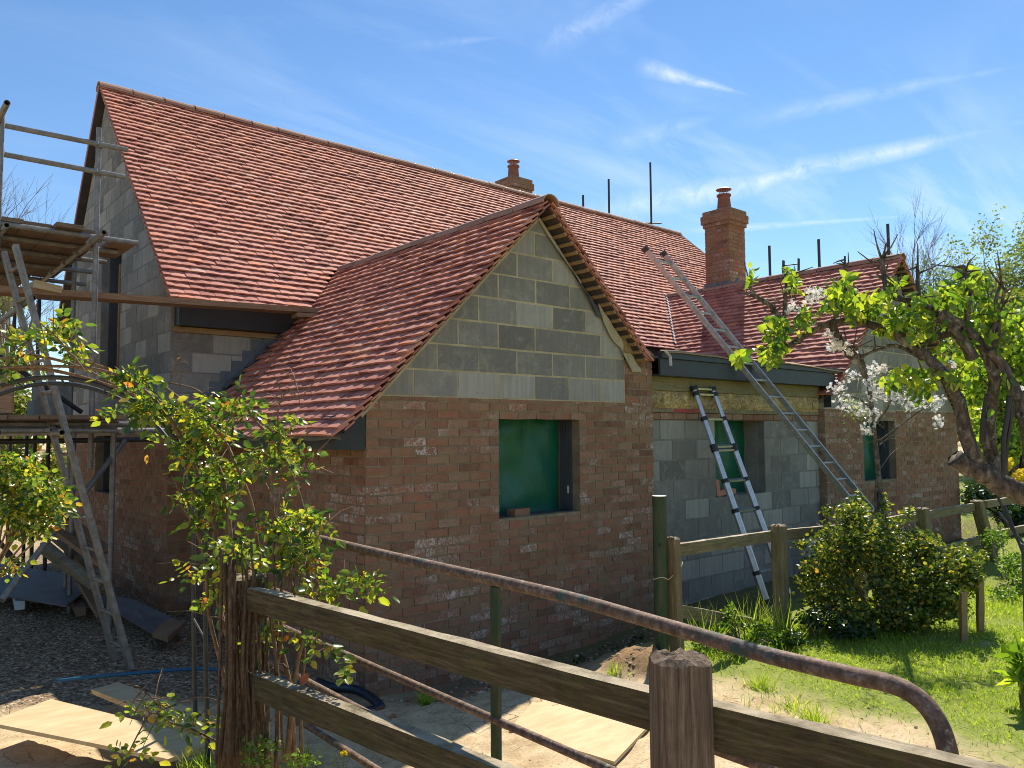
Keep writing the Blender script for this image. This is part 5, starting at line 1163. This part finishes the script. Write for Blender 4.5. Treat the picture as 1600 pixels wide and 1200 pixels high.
# ---------------------------------------------------------- young blossom tree in front of the right wing
bt = empty('blossom_tree', (7.3, 3.4, .6), 'slim young fruit tree with white blossom in front of the right wing', 'tree')
D_ = 7.15; bl = [([(1374, 905), (1376, 790), (1371, 730), (1366, 680), (1360, 620), (1350, 570), (1335, 540)], .034, .012), ([(1366, 665), (1385, 640), (1400, 610), (1420, 590)], .012, .005), ([(1372, 690), (1400, 670), (1440, 640), (1470, 625)], .010, .004), ([(1362, 640), (1345, 625), (1320, 615), (1300, 600)], .009, .004), ([(1371, 745), (1368, 790), (1378, 815)], .014, .012), ([(1374, 695), (1392, 682), (1405, 676)], .008, .004)]
for pts, r0, r1 in bl:
    sp = smooth_path([at(x, y, D_) for x, y in pts], 5); m = MB(); m.tube(sp, [r0+(r1-r0)*i/(len(sp)-1) for i in range(len(sp))], 8); m.build('branch' if r0 < .03 else 'trunk', M['bark'], bt, smooth=True)
m = MB()
for k in range(70):
    c = at(rng.uniform(1320, 1440), rng.uniform(570, 700), D_+rng.uniform(-.3, .3)); dv = Vector((rng.gauss(0, 1), rng.gauss(0, 1), rng.gauss(0, 1))).normalized(); L = rng.uniform(.1, .35); q_ = smooth_path([c, c+dv*L*.5+Vector((0, 0, .03)), c+dv*L], 3); m.tube(q_, [.003, .0012], 4)
m.build('twigs', M['twig'], bt)
FB = [(1308, 608, 16, 12, 44), (1322, 628, 16, 14, 46), (1345, 640, 16, 14, 54), (1360, 585, 14, 22, 54), (1368, 612, 14, 16, 46), (1384, 610, 22, 18, 60), (1356, 670, 12, 14, 44), (1366, 648, 10, 10, 26), (1408, 622, 18, 12, 50), (1425, 632, 14, 10, 34), (1458, 628, 20, 14, 60), (1466, 658, 10, 11, 26), (1332, 588, 12, 10, 30), (1398, 592, 12, 10, 26), (1300, 545, 10, 8, 14)]
flowers('blossom', np.concatenate([blob(b[0], b[1], b[2], b[3], D_-.05, .16, int(b[4]*1.1), .1) for b in [(x, y, rx*1.25, ry*1.25, n) for x, y, rx, ry, n in FB]]), .017, bt)
pts = np.concatenate([blob(1340, 640, 40, 30, D_, .2, 90), blob(1395, 600, 60, 30, D_, .2, 140), blob(1440, 620, 20, 30, D_, .2, 60)]); N = len(pts)
leafmesh('foliage', pts, rdir(N, -.2), rdir(N, .5), nrg.uniform(.02, .04, N), .6, M['pear_leaf'], bt, T_QUAD)
# ---------------------------------------------------------- shrubs
def shrub(name, blobs, mat, label, cat, size, wid=.62, tpl=T_FULL, stems=12, base=None, up=.6, group=None, stem_r=.008, dz=-.1, extra=None):
    pts = np.concatenate([blob(*b) for b in blobs]); N = len(pts); lo = pts.min(0); c = pts.mean(0)
    if extra is not None: pts = np.concatenate([pts, extra])
    gz0 = gz(c[0], c[1]) if base is None else base
    pts = pts[pts[:, 2] > gz0+.01]; N = len(pts)
    r = empty(name, (c[0], c[1], gz0), label, cat, group); m = MB()
    for k in range(stems):
        e = Vector(pts[rng.randrange(N)]); b = Vector((c[0]+(e.x-c[0])*.25, c[1]+(e.y-c[1])*.25, gz0-.05)); m.tube(smooth_path([b, b.lerp(e, .5)+Vector((0, 0, .08)), e], 3), [stem_r, stem_r*.3], 5)
    m.build('stem', M['twig'], r)
    leafmesh('foliage', pts, rdir(N, dz, .7), rdir(N, up, .7), nrg.uniform(size*.65, size*1.3, N), wid, mat, r, tpl); return r
def world_blob(x, y, z, rx, ry, rz, n):
    a = unit(nrg.normal(size=(n, 3)))*(nrg.random((n, 1))**.4); return np.array([x, y, z])+a*np.array([rx, ry, rz])
def shell(px, py, rx, ry, D, dD, n):   # denser near the surface
    return (px, py, rx, ry, D, dD, n)
shrub('garden_shrub', [(1310, 860, 62, 70, 7.0, .55, 1700), (1370, 850, 74, 66, 6.9, .6, 2100), (1300, 930, 60, 52, 6.9, .5, 1100), (1400, 920, 70, 62, 6.8, .6, 1700), (1455, 900, 62, 48, 6.7, .55, 1500), (1500, 880, 44, 40, 6.7, .5, 1000), (1330, 800, 40, 26, 7.0, .4, 450), (1480, 945, 50, 36, 6.6, .4, 900), (1420, 960, 60, 34, 6.55, .4, 1100), (1340, 965, 60, 30, 6.6, .4, 900), (1520, 905, 24, 34, 6.7, .4, 500), (1440, 852, 44, 36, 6.8, .4, 900), (1340, 782, 14, 22, 7, .15, 40), (1385, 790, 10, 26, 7, .15, 40), (1295, 800, 12, 20, 7, .15, 40), (1420, 805, 16, 20, 6.9, .2, 60), (1250, 850, 18, 14, 7, .2, 50), (1535, 870, 16, 16, 6.7, .2, 70), (1262, 900, 24, 40, 6.9, .4, 320)], M['bush_leaf'], 'large dense shrub with yellow and orange new leaves beside the timber fence', 'shrub', .042, stems=40)
shrub('low_plants', [(1270, 965, 40, 26, 6.5, .35, 420), (1330, 985, 50, 20, 6.4, .35, 420), (1240, 1000, 26, 20, 6.2, .3, 220)], M['dark_leaf'], 'dark ground plants in shade under the large shrub', 'plants', .04, stems=8)
shrub('weed_clump', [(1140, 965, 18, 34, 6.3, .25, 230), (1128, 985, 24, 26, 6.2, .25, 200), (1185, 985, 36, 24, 6.2, .3, 300), (1215, 1000, 30, 22, 6.1, .3, 240), (1100, 1015, 26, 22, 5.9, .25, 180), (1150, 1020, 36, 18, 5.9, .3, 260), (1190, 1010, 30, 12, 6.0, .3, 150)], M['weed_leaf'], 'clump of bright weeds at the foot of the timber fence by the green post', 'weeds', .030, stems=20)
shrub('wall_weeds', [(905, 1032, 22, 10, 6.9, .12, 70), (950, 1015, 30, 10, 7.3, .12, 120), (1000, 1000, 22, 12, 7.5, .12, 90), (1010, 1035, 8, 10, 6.2, .1, 20)], M['dark_leaf'], 'small dark weeds along the foot of the brick wall', 'weeds', .028, stems=6)
shrub('garden_shrub', [(1555, 840, 34, 26, 9.4, .4, 500), (1580, 880, 30, 30, 8.6, .5, 500), (1570, 930, 36, 24, 8.0, .5, 450), (1600, 900, 30, 40, 8.2, .5, 400)], M['weed_leaf'], 'low light green shrub in sun at the right edge behind the lawn', 'shrub', .036, stems=12)
shrub('leafy_perennial', [(1590, 1020, 22, 16, 4.9, .15, 26), (1588, 1045, 30, 18, 4.8, .2, 34), (1600, 1060, 30, 14, 4.7, .2, 26)], M['lime_leaf'], 'broad-leaved bright green plant at the right edge of the lawn', 'plant', .13, .5, stems=6, up=1.2, dz=.25)
shrub('low_plants', [(410, 1165, 50, 22, 3.35, .25, 130), (470, 1185, 40, 16, 3.2, .25, 90), (395, 1190, 40, 14, 3.2, .2, 60)], M['weed_leaf'], 'low green weeds round the foot of the rose at the bottom', 'plants', .024, stems=5)
shrub('green_clump', [(410, 1000, 14, 40, 3.75, .12, 26), (412, 960, 14, 26, 3.75, .12, 16)], M['dark_leaf'], 'dark ivy growing up the vine-wrapped post', 'ivy', .05, .8, stems=3, base=.6)
# background right
B_ = 22
shrub('garden_tree', [(1540, 600, 50, 90, 20, 2, 3200), (1590, 540, 50, 80, 20, 2, 2200), (1560, 690, 60, 46, 19, 2, 2200), (1470, 620, 30, 40, 21, 2, 500), (1620, 640, 50, 90, 20, 2, 1500)], M['lime_leaf'], 'bright yellow-green garden tree behind the pear limbs', 'tree', .17, .6, T_QUAD, stems=26, base=.5, stem_r=.07)
shrub('garden_tree', [(1625, 500, 50, 40, 26, 3, 1500), (1590, 470, 40, 26, 27, 3, 800), (1500, 520, 26, 40, 27, 3, 500)], M['hedge_leaf'], 'mid green tree with reddish leaves further back on the right', 'tree', .2, .6, T_QUAD, stems=20, base=.5, stem_r=.08)
shrub('laurel_hedge', [(1530, 775, 36, 28, 14, .8, 900), (1590, 800, 44, 30, 13.5, .8, 900), (1560, 780, 50, 20, 14, .8, 700), (1640, 790, 50, 34, 13.5, .8, 600)], M['dark_leaf'], 'dark laurel hedge beyond the timber fence', 'hedge', .11, .6, T_QUAD, stems=10, base=.5)
shrub('flowering_shrub', [(1518, 722, 12, 14, 15, .4, 260), (1570, 724, 18, 12, 15, .4, 360), (1600, 745, 24, 13, 15, .4, 420)], M['yellow_flower'], 'shrub covered in yellow blossom beyond the pear tree', 'shrub', .07, .8, T_QUAD, stems=6, base=.5)
# background left
shrub('hedge_and_sky_blocker', [(20, 640, 50, 60, 27, 1.5, 1700), (80, 640, 40, 50, 27, 1.5, 1300), (20, 730, 60, 60, 26, 1.5, 1600), (85, 740, 34, 60, 26, 1.5, 1300), (-60, 680, 60, 90, 26, 2, 1200)], M['hedge_leaf'], 'sunlit garden hedge with red-tipped leaves beyond the scaffold, with unseen mass added to block skylight', 'hedge', .16, .6, T_QUAD, stems=20, base=.4, stem_r=.04, extra=np.concatenate([world_blob(-2.6-1.1*i, 24-3.2*i, 2.6, 1.9, 2.4, 2.9, 2300) for i in range(7)]))  # extra blobs: unseen mass added out of view to dim the gable wall
shrub('garden_tree', [(10, 470, 44, 34, 34, 2, 620), (-50, 500, 60, 60, 34, 2, 700), (50, 520, 40, 26, 34, 2, 260), (30, 580, 70, 40, 34, 2, 700)], M['birch_leaf'], 'pale green tree behind the scaffold on the left', 'tree', .22, .6, T_QUAD, stems=24, base=.4, stem_r=.09)
solid('picket_boards', lambda m: [m.bar(Vector(zon(88+3*i, 806, .45))+Vector((0, 0, 0)), Vector(zon(88+3*i, 806, .45))+Vector((0, 0, 2.2)), .12, .05) for i in range(3)], M['white_stuff'], 'white painted boards glimpsed beyond the scaffold at the house corner', 'boards')
# ---------------------------------------------------------- far trees
def bare(name, base, h, label, depth=5, seedv=1, mat='twig', leafy=0, lmat=None, lsz=.12, spread=.62, droop=0.0, trunk=.012):
    r_ = random.Random(seedv); b = Vector(base); root = empty(name, tuple(b), label, 'tree'); mt, mb_, tips = MB(), MB(), []
    def grow(p, d, L, r, k):
        n_ = 4; pts = [p]; q = p.copy(); dd = d.copy()
        for i in range(n_):
            dd = (dd+Vector((r_.gauss(0, .09), r_.gauss(0, .09), r_.gauss(.02, .05)-droop*(depth-k)/depth))).normalized(); q = q+dd*L/n_; pts.append(q.copy())
        (mt if k == depth else mb_).tube(pts, [r, r*.6], 6 if k > 2 else 3, caps=False)
        if k <= 1: tips.extend(pts[1:])
        if k == 0: return
        for i in range(3 if k < depth else 4):
            f = r_.uniform(.45, 1.0); c = pts[min(n_, int(f*n_))]
            ax = Vector((r_.gauss(0, 1), r_.gauss(0, 1), r_.gauss(0, .35))).normalized(); nd = (dd+ax*spread*r_.uniform(.7, 1.2)).normalized()
            grow(c, nd, L*r_.uniform(.55, .78), r*.52, k-1)
        grow(pts[-1], dd, L*.72, r*.6, k-1)
    grow(b, Vector((r_.uniform(-.05, .05), 0, 1)), h*.36, h*trunk, depth)
    mt.build('trunk', M[mat], root, smooth=True); mb_.build('crown', M[mat], root)
    if leafy:
        T = np.array([tuple(t_) for t_ in tips]); idx = nrg.integers(0, len(T), leafy); pp = T[idx]+nrg.normal(size=(leafy, 3))*np.array([h*.014, h*.014, h*.02]); leafmesh('foliage', pp, rdir(leafy, -.7, .7), rdir(leafy, .3), nrg.uniform(lsz*.6, lsz*1.3, leafy), .6, M[lmat], root, T_QUAD)
    return root
def farbase(px, D): p = at(px, 640, D); return (p.x, p.y, .5)
bare('bare_tree', farbase(1446, 40), 12.4, 'bare leafless tree against the sky behind the right gable', 6, 5, spread=.50, trunk=.010)
bare('bare_tree', farbase(1400, 44), 9.5, 'fainter bare tree left of the taller leafless one', 5, 11, spread=.6, trunk=.009)
bare('birch_tree', farbase(1546, 36), 11.6, 'tall birch with drooping young leaves, left of the pair at the right edge', 5, 21, leafy=24000, lmat='birch_leaf', lsz=.15, droop=.10, spread=.5, trunk=.008)
bare('birch_tree', farbase(1602, 34), 11.0, 'tall birch at the very right edge of the sky', 5, 33, leafy=24000, lmat='birch_leaf', lsz=.15, droop=.10, spread=.5, trunk=.008)
bare('bare_tree', farbase(6, 30), 13, 'bare twiggy tree behind the scaffold at the far left', 5, 8, spread=.55, trunk=.009)
# far wood closing the horizon, one mass nobody could count
N = 26000; an = nrg.uniform(0, 2*math.pi, N); rr = nrg.uniform(95, 125, N); hh = nrg.random(N)**.8*(5+3*np.sin(an*9)+1.6*np.sin(an*23+1))
pts = np.stack([8+rr*np.cos(an), 8+rr*np.sin(an), .3+np.maximum(hh, 0)], 1)
leafmesh('far_wood', pts, rdir(N), rdir(N, .6), nrg.uniform(1.0, 2.0, N), .8, M['hedge_leaf'], None, T_QUAD, kind='stuff', label='belt of far woodland closing the horizon')
# ---------------------------------------------------------- grass
def grass(n, fx, keep, h0, h1, wid, name, label):
    P_ = []; 
    while len(P_) < n:
        x, y = fx()
        if keep(x, y): P_.append((x, y, gz(x, y)-.004))
    P_ = np.array(P_); N = len(P_); dd = rdir(N, 1.7, .35); L = nrg.uniform(h0, h1, N); far = np.clip(np.hypot(P_[:, 0], P_[:, 1])/6, 1, 2.2)
    leafmesh(name, P_, dd, rdir(N, .1), L*far**.4, wid, M['grass_blade'], None, T_BLADE, kind='stuff', label=label)
def edge(x, y): return x+1.6*(.5+.5*mnoise.noise((x*1.3, y*1.3, 0)))+.9*(.5+.5*mnoise.noise((x*5, y*5, 3)))-1.25
def lawn():
    if rng.random() < .62: return rng.uniform(4.2, 9.5), rng.uniform(.6, 3.75)
    return rng.uniform(4.8, 19), rng.uniform(-.2, 9.5)
def keep_lawn(x, y):
    if y > 5.3 and x < 15.3: return False
    if y > 3.9 and x < 8 and rng.random() < .8: return False
    e = edge(x, y)-4.75
    if y > 2.6 and x > 5.5: e += .5
    bare_ = mnoise.noise((x*2.1, y*2.1, 7))
    return rng.random() < min(max(e*1.5, .05 if e > -.6 else 0), 1)*(.30 if bare_ > .32 else 1)
grass(95000, lawn, keep_lawn, .016, .040, .15, 'grass', 'short bright lawn grass thinning out to bare earth')
def tuft():
    c = tuft.c[rng.randrange(len(tuft.c))]; return c[0]+rng.gauss(0, c[2]), c[1]+rng.gauss(0, c[2])
tuft.c = [(*zon(370, 1195, .6)[:2], .10), (*zon(310, 1185, .6)[:2], .06), (*zon(450, 1198, .6)[:2], .10), (*zon(665, 1090, .5)[:2], .012), (*zon(1120, 1035, .6)[:2], .10), (*zon(1190, 1020, .6)[:2], .15), (*zon(962, 1060, .6)[:2], .02), (*zon(1240, 1110, .6)[:2], .12), (*zon(1190, 1075, .6)[:2], .05), (*zon(1270, 1130, .6)[:2], .05), (*zon(1060, 1030, .6)[:2], .06)]
grass(1600, tuft, lambda x, y: True, .05, .14, .045, 'grass_tufts', 'longer grass tufts by the posts and the wall')
def tall():
    c = tall.c[rng.randrange(len(tall.c))]; return c[0]+rng.gauss(0, c[2]), c[1]+rng.gauss(0, c[2])
tall.c = [(*zon(1165, 1005, .6)[:2], .10), (*zon(1195, 1000, .6)[:2], .10), (*zon(1225, 1000, .6)[:2], .07), (*zon(1095, 1020, .6)[:2], .05)]
grass(260, tall, lambda x, y: True, .18, .42, .022, 'tall_grass', 'long arching grass in the weeds by the timber fence')
dn_ = empty('dandelion', tuple(zon(535, 1196, .6)), 'single yellow dandelion between the lower rails', 'flower'); c = at(537, 1178, 3.2)
m = MB(); m.tube([(c.x, c.y, .55), tuple(c)], .002, 5); m.build('stalk', M['weed_leaf'], dn_)
pp = np.repeat(np.array([tuple(c)]), 60, 0); leafmesh('flower_head', pp, rdir(60, .45, .5), rdir(60), .018, .35, M['yellow_flower'], dn_, T_QUAD)
# low straw, twigs on the bare earth
m = MB()
for k in range(420):
    x, y = rng.uniform(1.2, 6.0), rng.uniform(.9, 5.2)
    a = rng.uniform(0, 6.28); L = rng.uniform(.02, .09); z = gz(x, y)+.006; m.tube([(x, y, z), (x+L*math.cos(a), y+L*math.sin(a), z+rng.uniform(0, .012))], .0012, 3)
m.build('dry_straw', M['twig'], kind='stuff', label='bits of dry straw and twigs scattered on the bare earth')
